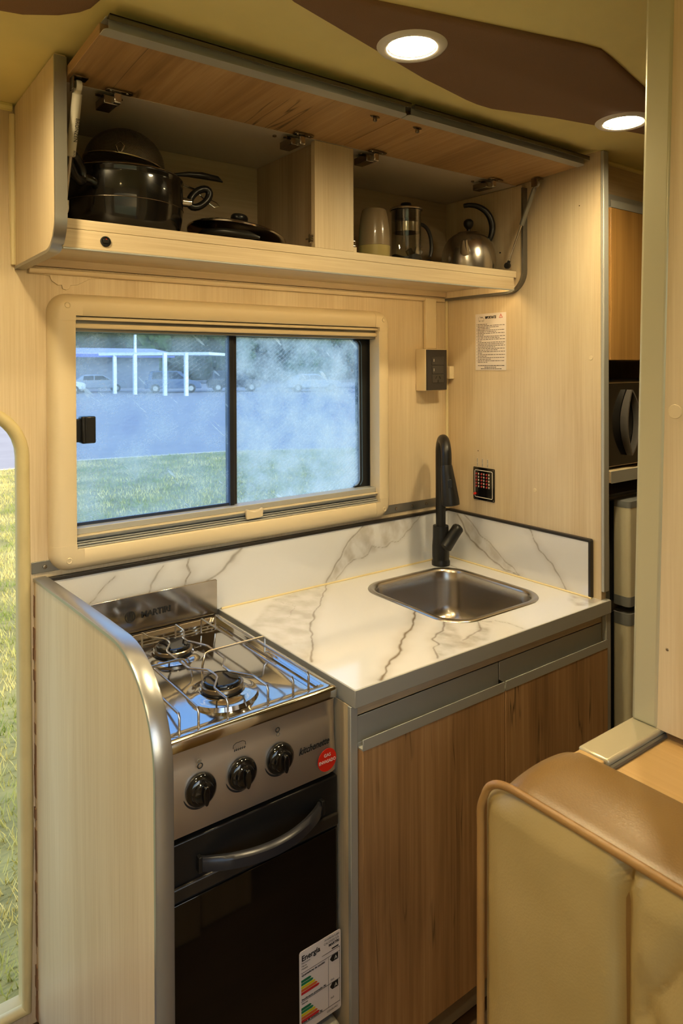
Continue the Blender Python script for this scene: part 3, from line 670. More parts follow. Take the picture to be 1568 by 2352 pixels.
# ================================================================ BASE CABINET
bc = empty('base_cabinet', (-.37,-.26,.14), 'low sink cabinet with two brown oak doors and aluminium handle strips', 'cabinet')
MB().box(-.757,-.743,-.505,-.015,.145,.849).build('side_panel', creamZ, bc)
MB().box(-.7585,-.7425,-.5135,-.505,.145,.849).build('edge_profile', alu_s, bc, bevel=.001)
MB().box(.0005,.0195,-.5205,-.5095,.145,.849).build('edge_profile', alu_s, bc, bevel=.001)
MB().box(-.742,-.001,-.5075,-.49,.828,.849).build('front_rail', creamX, bc)
MB().box(-.742,-.001,-.48,-.475,.20,.80).build('shade_board', plain('cabinet_shadow_board', srgb(60,50,40), .8), bc)  # dark sheet close behind the doors, interior shade put into its colour
MB().box(-.742,-.001,-.505,-.492,.147,.208).build('plinth', plain('grey_plinth', srgb(150,138,122), .5), bc, bevel=.001)
DY = -.5265
def low_door(x0, x1, mirror):
    d = MB().box(x0,x1,DY,DY+.017,.212,.7725).build('door', honeyZ, bc, bevel=.001)
    pts = [(DY-.0005,.7725),(DY-.0005,.7925),(DY+.0015,.7925),(DY+.0015,.7755),(DY+.012,.7755),(DY+.0165,.780),(DY+.0170,.8265),(DY+.0190,.8265),(DY+.0190,.7725)]
    r = .010
    # J-shaped pull: lip in front, taller back wall; rounded inner corners at the meeting side
    o = MB()
    v = [(x,y,z) for x in (x0,x1) for y,z in pts]; n = len(pts)
    tri = tessellate_polygon([[Vector((y,z,0)) for y,z in pts]])
    o.add(v, [tuple(t) for t in tri]+[tuple(i+n for i in reversed(t)) for t in tri]+[(i,(i+1)%n,n+(i+1)%n,n+i) for i in range(n)])
    o.build('handle_profile', alu_s, d, bevel=.0006, seg=1)
    return d
low_door(-.7415,-.3705,0); low_door(-.3675,-.0025,1)
for x in (-.36925,): MB().box(x-.0015,x+.0015,DY+.004,DY+.02,.212,.79).build('door_gap', plain('door_gap_dark', srgb(20,16,12), .9), bc)

# ================================================================ STOVE SIDE PANEL
sp = empty('side_panel', (-1.143,-.32,.14), 'tall cream side panel with a swept aluminium edge left of the stove', 'panel')
prof = [(-.003,.15),(-.003,1.020),(-.02,1.0225),(-.25,1.0365),(-.38,1.0435),(-.46,1.047)] 
prof += [(-.46+(-.018), 1.0475)] + [(-.478-.145*math.sin(R(a)), 1.0475-.125*(1-math.cos(R(a)))) for a in range(8, 91, 8)] + [(-.6235,.905),(-.6235,.15)]
inn = [(p[0]+(.006 if p[0] < -.5 else 0), p[1]-.004) for p in prof]
MB().plate([prof], -1.154, -1.1325, 'x').build('board', creamZ, sp)
# edging following the outline
ed = MB(); ol = prof[1:]
nrm = []
for i in range(len(ol)):
    a = Vector(ol[max(0,i-1)]); b = Vector(ol[min(len(ol)-1,i+1)]); t = (b-a).normalized(); nrm.append(Vector((t.y,-t.x)))
if nrm[0].y < 0: nrm = [-k for k in nrm]
v = []
for (p, nn) in zip(ol, nrm):
    for off, x in ((-.002,-1.1558),(.0035,-1.1558),(.0045,-1.1535),(.0045,-1.1325),(.0035,-1.1308),(-.002,-1.1308)):
        v.append((x, p[0]+nn.x*off, p[1]+nn.y*off))
f = []
for i in range(len(ol)-1):
    for k in range(6): f.append((i*6+k, i*6+(k+1)%6, (i+1)*6+(k+1)%6, (i+1)*6+k))
f += [tuple(range(6)), tuple((len(ol)-1)*6+k for k in range(6))]
ed.add(v, f).build('edge_profile', alu, sp, smooth=50)

# ================================================================ STOVE
st = empty('gas_stove', (-.945,-.26,.14), 'narrow stainless two-burner gas stove with black glass oven door', 'stove')
TX0,TX1,TY0,TY1 = -1.127,-.768,-.490,-.030
MB().box(TX0+.004,TX1-.006,TY0+.035,TY1-.004,.16,.862).build('body', plain('stove_side_dark', srgb(34,32,30), .5), st)
# pressed top: rim, step, sunken pan
mb = MB(); rings = []
def tl(g, z, r): return [(x,y,z) for x,y in rrect(TX0+g, TX1-g, TY0+g, TY1-g, r, 6)]
for g, z, r in ((.002,.8615,.004),(0,.8625,.006),(0,.878,.006),(.0025,.8805,.006),(.016,.8812,.008),(.019,.8800,.010),(.026,.8720,.014),(.032,.8700,.018),(.036,.8690,.020)): rings.append(tl(g,z,r))
n = len(rings[0]); v = [p for r_ in rings for p in r_]; f = []
for i in range(len(rings)-1):
    for k in range(n): f.append((i*n+k,i*n+(k+1)%n,(i+1)*n+(k+1)%n,(i+1)*n+k))
f.append(tuple(reversed(range(n))))
base = (len(rings)-1)*n; L0 = rings[-1]; cxh, cyh = (TX0+TX1)/2, (TY0+TY1)/2; hxh, hyh = (TX1-TX0)/2-.036, (TY1-TY0)/2-.036
prev = base
for q_ in (.93,.85,.75,.62,.48,.33,.18,.05):
    nb_ = len(v)
    for (x,y,z) in L0:
        xx, yy = cxh+(x-cxh)*q_, cyh+(y-cyh)*q_; v.append((xx, yy, .8690+.0085*(1-((xx-cxh)/hxh)**2)*(1-((yy-cyh)/hyh)**2)))
    for k in range(n): f.append((prev+k,prev+(k+1)%n,nb_+(k+1)%n,nb_+k))
    prev = nb_
f.append(tuple(prev+k for k in range(n)))
MB().add(v,f).build('hob_top', steel, st, smooth=50)
mb = MB()
for k in range(3): mb.tube([(TX0+.03,-.066-.011*k,.8735-.002*k),(TX1-.03,-.066-.011*k,.8735-.002*k)], .0042, 8)
mb.build('pressed_rib', steel, st)
MB().tube([(TX1-.023,-.46,.8745),(TX1-.023,-.075,.8745)], .0038, 8).build('pressed_rib', steel, st)
bg = MB().plate([[(TX0,.881),(TX1-.003,.881),(TX1-.003,.9565),(TX1-.0055,.9585),(TX0,.9585)]], -.0335, -.0305, 'y').build('backguard', plain('backguard_steel', srgb(196,190,184), .15, 1.0, bump=.03, bscale=40), st, bevel=.0008)
text('lettering', 'MARTIRI', .0175, (-.948,-.0345,.9095), (1,0,.02), (0,0,1), mInk, bg, extrude=.0006, bold=.0005)
em = MB(); lc = (-.972,-.0337,.916)
em.tube([(lc[0]+.0105*math.cos(a), lc[1]-.0006, lc[2]+.0115*math.sin(a)) for a in [2*math.pi*k/20 for k in range(20)]], .0008, 5, closed=True)
for dx, h in ((-.006,.008),(-.003,.011),(0,.0125),(.003,.011),(.006,.008)): em.box(lc[0]+dx-.0007,lc[0]+dx+.0007,lc[1]-.0014,lc[1],lc[2]-h*.75,lc[2]+h)
em.build('emblem', mInk, bg)
def burner(cx, cy):
    b = MB().lathe([(.064,.8700),(.061,.8765),(.053,.8772),(.047,.8800),(.040,.8815),(.037,.879),(0,.879)], (cx,cy,0), 'Z', 48).build('burner', steel, st)
    MB().lathe([(.033,.879),(.034,.886),(.028,.886)], (cx,cy,0), 'Z', 40).build('burner_neck', blackM, b)
    MB().lathe([(.0325,.8855),(.0368,.886),(.0372,.8920),(.0358,.8935),(.031,.8935)], (cx,cy,0), 'Z', 48).build('flame_ring', nickel, b)
    c = MB().lathe([(.0330,.8925),(.0332,.8968),(.0320,.8990),(.0288,.8997),(.0280,.8988),(.0,.8984)], (cx,cy,0), 'Z', 48).build('burner_cap', blackG, b)
    return b
burner(-.934,-.376); burner(-.940,-.180)
def wire(pts, r=.0021, name='grate_wire', n=3): return MB().tube(smoothpath(pts, n), r, 8).build(name, steel_b, st)
zt, zf = .9045, .8735
def gw(top):  # with feet front and back
    (x0,y0),(x1,y1) = top[0], top[-1]
    P = [(x0,y0+.0005,zf)] + [(x0,y0+.0002,zt-.006)] + [(x0,y0+.003,zt)] + [(x,y,zt) for x,y in top[1:-1]] + [(x1,y1-.003,zt),(x1,y1,zt-.006),(x1,y1,zf)]
    return MB().tube([Vector(p) for p in P], .0021, 8).build('grate_wire', steel_b, st)
gw([(-.810,-.461),(-.809,-.10)]); gw([(-.842,-.461),(-.842,-.10)])
gw([(-.892,-.461),(-.892,-.415),(-.896,-.408),(-.913,-.378),(-.916,-.370),(-.916,-.347),(-.912,-.338),(-.899,-.318),(-.897,-.31),(-.897,-.245),(-.900,-.236),(-.913,-.208),(-.918,-.20),(-.918,-.178),(-.915,-.172),(-.903,-.150),(-.900,-.14),(-.900,-.10)])
gw([(-.967,-.461),(-.967,-.415),(-.964,-.408),(-.945,-.380),(-.943,-.372),(-.943,-.350),(-.946,-.342),(-.966,-.319),(-.968,-.31),(-.970,-.225),(-.967,-.215),(-.950,-.190),(-.948,-.182),(-.948,-.165),(-.951,-.158),(-.966,-.138),(-.970,-.13),(-.972,-.10)])
gw([(-1.018,-.461),(-1.018,-.10)]); gw([(-1.050,-.461),(-1.050,-.10)]); gw([(-1.085,-.461),(-1.085,-.10)])
for s_, y in ((1,-.278),):
    MB().tube([Vector(p) for p in [(-.7905,y,zf),(-.7905,y,.903),(-.794,y,.9085),(-.91,y,.9085),(-.918,y,.906),(-.930,y-.012,.890),(-.9315,y-.014,.874)]], .0021, 8).build('grate_wire', steel_b, st)
    MB().tube([Vector(p) for p in [(-1.105,y,zf),(-1.105,y,.903),(-1.100,y,.9085),(-.972,y,.9085),(-.962,y,.906),(-.952,y-.012,.890),(-.950,y-.014,.874)]], .0021, 8).build('grate_wire', steel_b, st)
# front band and bowed control panel
MB().box(TX0+.001,TX1-.001,TY0+.001,TY0+.02,.8632,.8790).build('front_band', steel_b, st, bevel=.001)
cp = MB(); nx, nz = 40, 14; v = []; f = []
for j in range(nz+1):
    for i in range(nx+1):
        u = i/nx; w = j/nz; x = TX0+.002+(TX1-TX0-.003)*u; z = .7315+(.8610-.7315)*w
        side = min(u,1-u); y = TY0+.006 - .007*math.sin(math.pi*min(1,w*1.15+.05))**.7 + .012*max(0,1-side/.055)**2*(1-.6*abs(w-.5)*2)
        v.append((x,y,z))
for j in range(nz):
    for i in range(nx): a = j*(nx+1)+i; f.append((a,a+1,a+nx+2,a+nx+1))
cpo = cp.add(v,f).build('control_panel', plain('brushed_panel_steel', srgb(205,196,184), .36, .9, bump=.03, bscale=220), st, smooth=60)
MB().box(TX0+.002,TX1-.008,TY0+.009,TY0+.034,.7315,.8610).build('panel_core', blackM, st)
yP = TY0-.0016
def knob(x, z):
    k = MB().lathe([(.0165,-.002),(.0245,-.0005),(.0250,.003),(.0235,.0075),(.0200,.010),(.0172,.0110),(.0168,.0125),(.0155,.0150),(.0130,.0160),(0,.0160)], (x,yP,z), 'Y', 40).build('knob', blackG, st)
    g = MB(); pts = [(-.0032,.0135),(.0032,.0135),(.0052,.004),(.0042,-.010),(.0015,-.0155),(-.0015,-.0155),(-.0042,-.010),(-.0052,.004)]
    g.plate([[(x+a,z+b) for a,b in pts]], yP-.0235, yP-.014, 'y').build('knob_grip', blackG, k, bevel=.002)
    MB().lathe([(.0014,0),(.0014,.0006),(0,.0006)], (x,yP-.0085,z+.0200), 'Y', 10).build('pointer_dot', mWhite, k)
    # printed sweep under the knob
    a = MB(); n = 16; v = []
    for i in range(n+1):
        t = R(195+95*i/n); wdt = .0016*math.sin(math.pi*min(1,(1-i/n)*1.0+.0))**.5+.0002 if i < n else .0001
        for rr_ in (.0285-wdt, .0285+wdt*.6): v.append((x+rr_*math.cos(t), yP-.0002, z+rr_*math.sin(t)))
    a.add(v, [(2*i,2*i+1,2*i+3,2*i+2) for i in range(n)]).build('printed_arc', mInk, st)
for x in (-1.030,-.9590,-.8890): knob(x, .7965)
def ring_icon(x, z, r, mat, t=.0007):
    return MB().tube([(x+r*math.cos(2*math.pi*k/16), yP-.0003, z+r*math.sin(2*math.pi*k/16)) for k in range(16)], t, 5, closed=True).build('printed_symbol', mat, st)
ring_icon(-.8925,.8440,.0036,mInk,.0009); ring_icon(-.8915,.8365,.0030,mInkG)
ring_icon(-1.0305,.8325,.0040,mInk,.0009); ring_icon(-1.0320,.8400,.0032,mInkG)
ic = MB(); ic.tube([(-.974,yP-.0003,.8395),(-.9735,yP-.0003,.8445),(-.969,yP-.0003,.8470),(-.957,yP-.0003,.8472),(-.9525,yP-.0003,.8445),(-.952,yP-.0003,.8395)], .0005, 5)
for k in range(6): ic.tube([(-.972+.0035*k,yP-.0003,.8345),(-.9705+.0035*k,yP-.0003,.8375)], .0009, 5)
ic.build('printed_symbol', mInk, st)
text('lettering', 'kitchenette', .0165, (-.8510,yP-.0003,.7870), (1,0,.03), (0,0,1), mInk, st, shear=.35, sx=.82, bold=.00025)
sk_ = MB().lathe([(.0195,0),(.0193,.0005),(0,.0006)], (-.7935,yP-.0008,.7610), 'Y', 40).build('gas_sticker', mRed, st, label='round red sticker with white words')
text('lettering', 'GAS', .0078, (-.7935,yP-.0016,.7670), (1,0,0), (0,0,1), mWhite, sk_, align='CENTER')
text('lettering', 'ENVASADO', .0078, (-.7935,yP-.0016,.7565), (1,0,0), (0,0,1), mWhite, sk_, align='CENTER', sx=.86)
# oven door
od = MB().box(TX0+.002,TX1-.0005,TY0+.002,TY0+.030,.318,.7245).build('oven_door', blackP, st, bevel=.002)
MB().box(TX0+.006,TX1-.005,TY0-.0010,TY0+.004,.318,.635).build('door_glass', plain('smoked_black_glass', srgb(10,9,8), .06, 0, coat=.3), od, bevel=.001)
MB().box(TX0+.004,TX1-.002,TY0-.004,TY0+.003,.640,.662).build('door_band', plain('brown_reflection_band', srgb(40,35,29), .35), od, bevel=.003)  # ledge on the door, a brownish reflection put into its colour
hn = MB(); v = []; f = []; n = 24
for i in range(n+1):
    u = i/n; x = -1.032+.226*u; bow = math.sin(math.pi*u); y = TY0-.004-.040*bow**.8; zc = .682+.0*u; h = .0100
    v += [(x,y,zc-h),(x,y-.0015,zc+h*.55),(x,y+.004,zc+h*1.05),(x,y+.010,zc+h*1.0),(x,y+.010,zc-h)]
for i in range(n):
    for k in range(5): f.append((i*5+k,i*5+(k+1)%5,(i+1)*5+(k+1)%5,(i+1)*5+k))
f += [tuple(range(5)), tuple(n*5+k for k in range(5))]
hn.add(v,f).build('door_handle', plain('handle_satin_black', srgb(46,46,50), .28, .2), od, smooth=50)
v = []; 
for x in (-1.036,-.808): MB().box(x,x+.006,TY0-.008,TY0+.004,.672,.696).build('handle_mount', blackP, od, bevel=.001)
# drawer under the oven
dr = MB().box(TX0+.004,TX1-.002,TY0-.010,TY0+.028,.160,.298).build('drawer', plain('grey_enamel', srgb(176,172,158), .4), st, bevel=.010, seg=4)
# energy label on the door glass
el = MB().plate([rrect(-.852,-.7655,.316,.4545,.004,4)], TY0-.0018, TY0-.0010, 'y').build('energy_label', mPaper, od, label='white energy label with coloured bars')
yl = TY0-.0022; X0 = -.849
def lt_(s, size, x, z, mat=mInk, sx=1, align='LEFT', bold=0): text('lettering', s, size, (x,yl,z), (1,0,0), (0,0,1), mat, od, extrude=.0001, align=align, sx=sx, bold=bold)
lt_('Energía', .0130, X0+.001, .4375, bold=.0003)
lt_('Artefacto a gas', .0052, -.7690, .4480, mInkG, align='RIGHT'); lt_('CALOREX S.A.', .0052, -.7690, .4415, mInkG, align='RIGHT'); lt_('MARTIRI', .0060, -.7690, .4350, align='RIGHT', bold=.0002)
lb = MB(); lb.mi = 0
def lbar(x0,x1,z0,z1): lb.box(x0,x1,yl,TY0-.0018,z0,z1)
lbar(-.785,-.771,.4275,.4295)
for (x0,x1,z0,z1) in ((X0,-.768,.4172,.4176),(-.7925,-.7921,.330,.4172),(-.7684,-.7680,.328,.4255),(X0,-.7684,.3690,.3694),(X0,-.7684,.3295,.3299),(-.806,-.7684,.4250,.4254)): lbar(x0,x1,z0,z1)
lb.build('printed_rules', mInk, od)
for z, s_ in ((.4325,'Fabricante'),(.4275,'Marca'),(.4228,'Modelo')): lt_(s_, .0042, X0+.001, z, mInkG)
lt_('Quemadores de cocción', .0048, X0+.001, .4118, bold=.0001); lt_('Rendimiento promedio (%)', .0046, X0+.001, .3708, bold=.0001); lt_('Horno', .0046, X0+.001, .3640); lt_('Índice de consumo (%)', .0046, X0+.001, .3312, bold=.0001)
lt_('59,6', .0045, -.788, .3730, mInkG); lt_('36,8', .0042, -.788, .3420, mInkG); lt_('CONSUMO', .0045, -.796, .3220, mInkG)
cols = [srgb(20,110,70), srgb(30,130,80), srgb(215,200,30), srgb(215,110,45), srgb(200,40,40)]
cm = [plain('label_'+nme, c, .6) for nme, c in zip(('green','mid_green','yellow','orange','red'), cols)]
for base in (.4035,.3565):
    for k in range(5):
        L_ = .018+.0042*k; z = base-.0052*k
        MB().plate([[(X0+.0005,z-.0021),(X0+L_,z-.0021),(X0+L_+.003,z),(X0+L_,z+.0021),(X0+.0005,z+.0021)]], yl, TY0-.0018, 'y').build('colour_bar', cm[k], od)
for z in (.4110,.3630):
    MB().plate([[(-.789,z),(-.7845,z+.0055),(-.7715,z+.0055),(-.7715,z-.0055),(-.7845,z-.0055)]], yl, TY0-.0018, 'y').build('grade_arrow', mInk, od)
    text('lettering', 'A', .0095, (-.7800,yl-.0003,z-.0035), (1,0,0), (0,0,1), mWhite, od, extrude=.0001)

# ================================================================ OVERHEAD CABINET
CY = -.270; CZ0, CZ1 = 1.636, 1.912; CX0, CX1 = -1.185, 0.0
oc = empty('overhead_cabinet', (-.59,-.135,1.636), 'long cream overhead cabinet with both lift-up doors open', 'cabinet')
# left side panel: slanted top front, rounded lower front corner
def side_prof(y1): return [(-.003,1.636),(-.003,1.945),(-.02,1.947),(y1,1.947)] + [(y1,1.70)] + [(y1+.055-.055*math.cos(R(a)), 1.690-.055*math.sin(R(a))) for a in range(0,91,15)]
sl = side_prof(-.292); MB().plate([sl], -1.1835, -1.1665, 'x').build('side_panel', creamZ, oc)
def edging(name, pts, x0, x1, mat, t=.0045, lip=.003):
    nr = []
    for i in range(len(pts)):
        a = Vector(pts[max(0,i-1)]); b = Vector(pts[min(len(pts)-1,i+1)]); d = (b-a).normalized(); nr.append(Vector((d.y,-d.x)))
    v = []
    for p, q in zip(pts, nr):
        for off, x in ((-lip,x0-.0012),(t*.6,x0-.0012),(t,x0+.002),(t,x1-.002),(t*.6,x1+.0012),(-lip,x1+.0012)): v.append((x,p[0]+q.x*off,p[1]+q.y*off))
    f = []
    for i in range(len(pts)-1):
        for k in range(6): f.append((i*6+k,i*6+(k+1)%6,(i+1)*6+(k+1)%6,(i+1)*6+k))
    f += [tuple(range(6)), tuple((len(pts)-1)*6+k for k in range(6))]
    return MB().add(v,f).build(name, mat, oc, smooth=50)
ep = [(-.292,1.944),(-.292,1.70)] + [(-.292+.055-.055*math.cos(R(a)), 1.690-.055*math.sin(R(a))) for a in range(0,91,10)] + [(-.003,1.6345)]
edging('edge_profile', [(p[0],p[1]) for p in reversed(ep)], -1.1835, -1.1665, alu)
epr = [(-.290,1.905),(-.290,1.70)] + [(-.290+.055-.055*math.cos(R(a)), 1.690-.055*math.sin(R(a))) for a in range(0,91,10)] + [(-.004,1.6345)]
edging('edge_profile', list(reversed(epr)), -.016, -.0015, alu_d)
MB().plate([[(-.004,1.636),(-.004,1.912),(-.288,1.912)]+[(-.288,1.70)]+[(-.288+.053-.053*math.cos(R(a)),1.690-.053*math.sin(R(a))) for a in range(0,91,15)]], -.0155, -.002, 'x').build('side_panel', creamZ, oc)
MB().box(-1.1665,-.0165,CY+.002,-.014,1.6712,1.6880).build('shelf_board', creamShade, oc)
MB().box(-1.1665,-.0165,CY,CY+.0018,1.6718,1.6885).build('shelf_edging', creamX, oc, bevel=.0006)
MB().box(-1.1665,-.0265,CY-.0005,CY+.0155,1.6400,1.6712).build('front_rail', creamX, oc, bevel=.0008)
MB().box(-1.1665,-.0265,CY-.002,CY+.004,1.6370,1.6400).build('under_profile', alu_s, oc, bevel=.0006)
MB().box(-1.1665,-.0165,-.0135,-.004,1.6410,1.912).build('back_panel', creamShade, oc)
MB().box(-1.1665,-.0165,CY,-.0135,1.9125,1.9235).build('top_panel', plain('white_melamine', srgb(196,186,172), .5), oc)
MB().box(-.6500,-.6360,CY+.012,-.014,1.6885,1.9120).build('divider', wood('dark_cream_wood', srgb(140,120,95), srgb(168,146,118), srgb(182,162,132), 'Z', fine=150, broad=12), oc)  # divider in a darker cream wood than the outer panels
MB().box(-.6600,-.5580,CY,CY+.014,1.6885,1.9120).build('centre_stile', creamZ, oc, bevel=.0008)
for x, s_ in ((-.6630,-1),(-.5555,1)):
    c = MB().box(x-.006,x+.006,CY+.004,CY+.022,1.706,1.709).build('catch', chrome, oc)
    MB().lathe([(.0042,-.006),(.0048,0),(.0042,.006)], (x,CY+.008,1.7125), 'X', 14).lathe([(.0042,-.006),(.0048,0),(.0042,.006)], (x,CY+.008,1.7025), 'X', 14).build('catch_roller', chrome, c)
MB().box(-.5565,-.5470,CY+.004,CY+.028,1.6885,1.700).build('catch_block', creamX, oc)
rk = MB().lathe([(.0092,0),(.0088,.0020),(.0072,.0026),(.0068,.0012),(0,.0012)], (-1.096,CY-.0005,1.6555), 'Y', 28).build('rocker_switch', blackP, oc)
MB().box(-1.1008,-1.0912,CY-.0036,CY-.001,1.6520,1.6590).build('rocker', blackP, rk, bevel=.001)
MB().box(-1.0966,-1.0950,CY-.0042,CY-.0034,1.6585,1.6598).build('indicator', mRed, rk)
# strip light hidden behind the rail
sl_ = MB().box(-1.14,-.04,CY+.020,CY+.034,1.6500,1.6560).build('strip_light', mStrip, oc)
MB().box(-1.1665,-.0165,CY+.0155,-.002,1.6560,1.6590).build('bottom_panel', creamX, oc)
MB().box(-1.160,-.018,-.010,-.0008,1.6265,1.6373).build('wall_batten', creamX, oc, bevel=.002)
# sealant blob and cover strip under the cabinet
bl = MB(); pts = [(-1.152,1.634),(-1.150,1.626),(-1.120,1.624),(-1.116,1.614),(-1.104,1.606),(-1.097,1.607),(-1.095,1.599),(-1.088,1.597),(-1.082,1.600),(-1.080,1.607),(-1.066,1.609),(-1.058,1.613),(-1.04,1.623),(-1.00,1.628),(-.98,1.632)]
bl.plate([pts+[(-.98,1.636),(-1.152,1.636)]], -.0035, 0, 'y').build('sealant_patch', creamZ, oc, bevel=.0012)
# lift-up doors, open almost level under the ceiling
slope = .035
def lid(x0, x1, name_label):
    L_ = .212; y0 = CY+.001; z0 = 1.9135
    rot = Matrix.Rotation(-slope, 3, 'X')
    def P(x, s, t):  # s: distance from hinge edge to the front, t: up
        return (x, y0 - s*math.cos(slope) - t*math.sin(slope)*0, z0 + s*math.sin(slope) + t)
    def sbox(mb, a, b, s0, s1, t0, t1):
        v = [P(a,s0,t0),P(b,s0,t0),P(b,s1,t0),P(a,s1,t0),P(a,s0,t1),P(b,s0,t1),P(b,s1,t1),P(a,s1,t1)]
        mb.add(v, [(0,3,2,1),(4,5,6,7),(0,1,5,4),(1,2,6,5),(2,3,7,6),(3,0,4,7)]); return mb
    d = sbox(MB(), x0, x1, 0, L_-.024, 0, .017).build('lift_door', honeyL, oc, bevel=.0008, label=name_label)
    r = .010
    o = MB(); lo = [(x0,L_-.024),(x1,L_-.024),(x1,L_)]; 
    face = [(x0,L_-.024),(x1,L_-.024)] + [(x1-r+r*math.cos(R(a)), L_-r+r*math.sin(R(a))) for a in range(0,91,15)] + [(x0+r+r*math.cos(R(a)), L_-r+r*math.sin(R(a))) for a in range(90,181,15)]
    v = [P(x,s,-.0015) for x,s in face] + [P(x,s,.0) for x,s in face]; n = len(face)
    o.add(v, [tuple(range(n)), tuple(reversed(range(n,2*n)))] + [(i,(i+1)%n,n+(i+1)%n,n+i) for i in range(n)])
    sbox(o, x0+.002, x1-.002, L_-.024, L_-.002, .0155, .017)
    sbox(o, x0+.006, x1-.006, L_-.004, L_-.0025, 0, .0155)
    o.build('handle_profile', alu_s, d, bevel=0, smooth=0)
    u = MB(); sbox(u, x0+.003, x1-.003, L_-.0025, L_+.012, .0130, .0150); sbox(u, x0+.003, x1-.003, L_+.0105, L_+.012, .006, .0145)
    u.build('handle_lip', plain('shadowed_profile', srgb(96,92,80), .4, .6), d)  # aluminium lip with its shade put into a darker colour
    return d, P
lidL, PL = lid(-1.1640, -.5880, 'left lift-up door with oak underside')
lidR, PR = lid(-.5850, -.0180, 'right lift-up door with oak underside')
def hinge(x, par, P):
    q = MB(); zz = 1.9118
    q.plate([[(x-.022,CY-.016),(x-.020,CY-.022),(x+.024,CY-.022),(x+.026,CY-.016),(x+.024,CY-.009),(x-.020,CY-.009)]], zz-.0022, zz, 'z')
    h = q.build('hinge', nickel, oc, bevel=.0006)
    MB().box(x-.0065,x+.0065,CY-.016,CY+.004,zz-.0200,zz-.0022).build('hinge_arm', chrome, h, bevel=.002)
    MB().box(x-.0210,x+.0035,CY-.006,CY+.040,zz-.0210,zz-.0060).build('hinge_body', nickel, h, bevel=.0015)
    MB().plate([[(x-.032,CY+.006),(x-.030,CY+.012),(x+.014,CY+.012),(x+.016,CY+.006),(x+.012,CY+.001),(x-.028,CY+.001)]], zz-.0060, zz-.0040, 'z').build('hinge_plate', nickel, h)
    for dx in (-.012,.016): MB().lathe([(.0026,-.0030),(.0026,-.0020),(0,-.0018)], (x+dx,CY-.0155,zz), 'Z', 10).build('screw', chrome, h)
for x in (-1.078,-.700): hinge(x, lidL, PL)
for x in (-.505,-.118): hinge(x, lidR, PR)
for x, d, P in ((-.634,lidL,PL),(-.524,lidR,PR)):
    z = P(x,.165,0)[2]
    c = MB().plate([[(x-.012,CY-.166),(x-.006,CY-.170),(x+.006,CY-.170),(x+.012,CY-.166),(x+.006,CY-.162),(x-.006,CY-.162)]], z-.0020, z-.0002, 'z').build('striker', nickel, d)
    MB().box(x-.0035,x+.0035,CY-.169,CY-.163,z-.0110,z-.0018).build('striker_post', nickel, c, bevel=.0015)
for x, y in ((-.742,-.245),(-.150,-.240)): MB().lathe([(.0042,0),(.0042,-.0025),(.003,-.0032),(0,-.0032)], (x,y,1.9124), 'Z', 14).build('screw_head', nickel, oc)
MB().lathe([(.0022,0),(.0022,.0005),(0,.0005)], (-.0157,-.215,1.745), 'X', 10).build('screw_hole', mInk, oc)
def strut(x, top, bot, rc, rr, mat, split, label, lettering=False, side=1):
    T = Vector((x,*top)); B = Vector((x,*bot)); d = (B-T).normalized(); L_ = (B-T).length
    s = MB().tube([T+d*.020, T+d*.0205, T+d*(L_*split), T+d*(L_*split+.002)], [rc*.9,rc,rc,rc*.7], 20).build('gas_strut', mat, oc, label=label)
    MB().tube([T+d*(L_*split), B-d*.012], rr, 12).build('strut_rod', chrome, s)
    e = MB().lathe([(0,-.0045),(.0085,-.0045),(.0092,-.003),(.0092,.003),(.0085,.0045),(0,.0045)], T+d*.008, 'X', 20)
    e.tube([T+d*.012, T+d*.022], [rc*.85, rc*.75], 12).build('strut_socket', mat, s)
    e = MB().lathe([(0,-.0045),(.0078,-.0045),(.0084,-.003),(.0084,.003),(.0078,.0045),(0,.0045)], B-d*.004, 'X', 20)
    e.tube([B-d*.018, B-d*.008], [rc*.65, rc*.75], 12).build('strut_socket', mat if lettering else blackP, s)
    MB().box(x-.011,x+.013,top[0]-.010,top[0]+.010,top[1]+.0030,top[1]+.0048).box(x-.0105*side-.0008,x-.0105*side+.0008,top[0]-.008,top[0]+.010,top[1]-.016,top[1]+.0045).build('strut_bracket', nickel, s)
    if lettering:
        nrm = Vector((0.35,-.93,0)); nrm = (nrm - d*nrm.dot(d)).normalized(); up = nrm.cross(d).normalized()*1
        up = d.cross(nrm) * -1 if False else nrm.cross(d)
        text('lettering', 'BRONZEN', .0105, T+d*(L_*.27)+nrm*(rc+.0002)-up*.0035, d, up, mInk, s, extrude=.0001, sx=.78)
        text('lettering', '80N', .0055, T+d*(L_*.27+.052)+nrm*(rc+.0002)-up*.0015, d, up, mInkG, s, extrude=.0001)
    return s
strut(-1.1495, (-.306,1.9055), (-.221,1.7110), .0078, .0032, plain('strut_white', srgb(205,198,182), .35), .56, 'pale gas strut with black lettering', True)
strut(-.0300, (-.348,1.9085), (-.250,1.7010), .0060, .0026, plain('strut_grey', srgb(140,138,128), .3, .3), .50, 'grey gas strut at the right end')

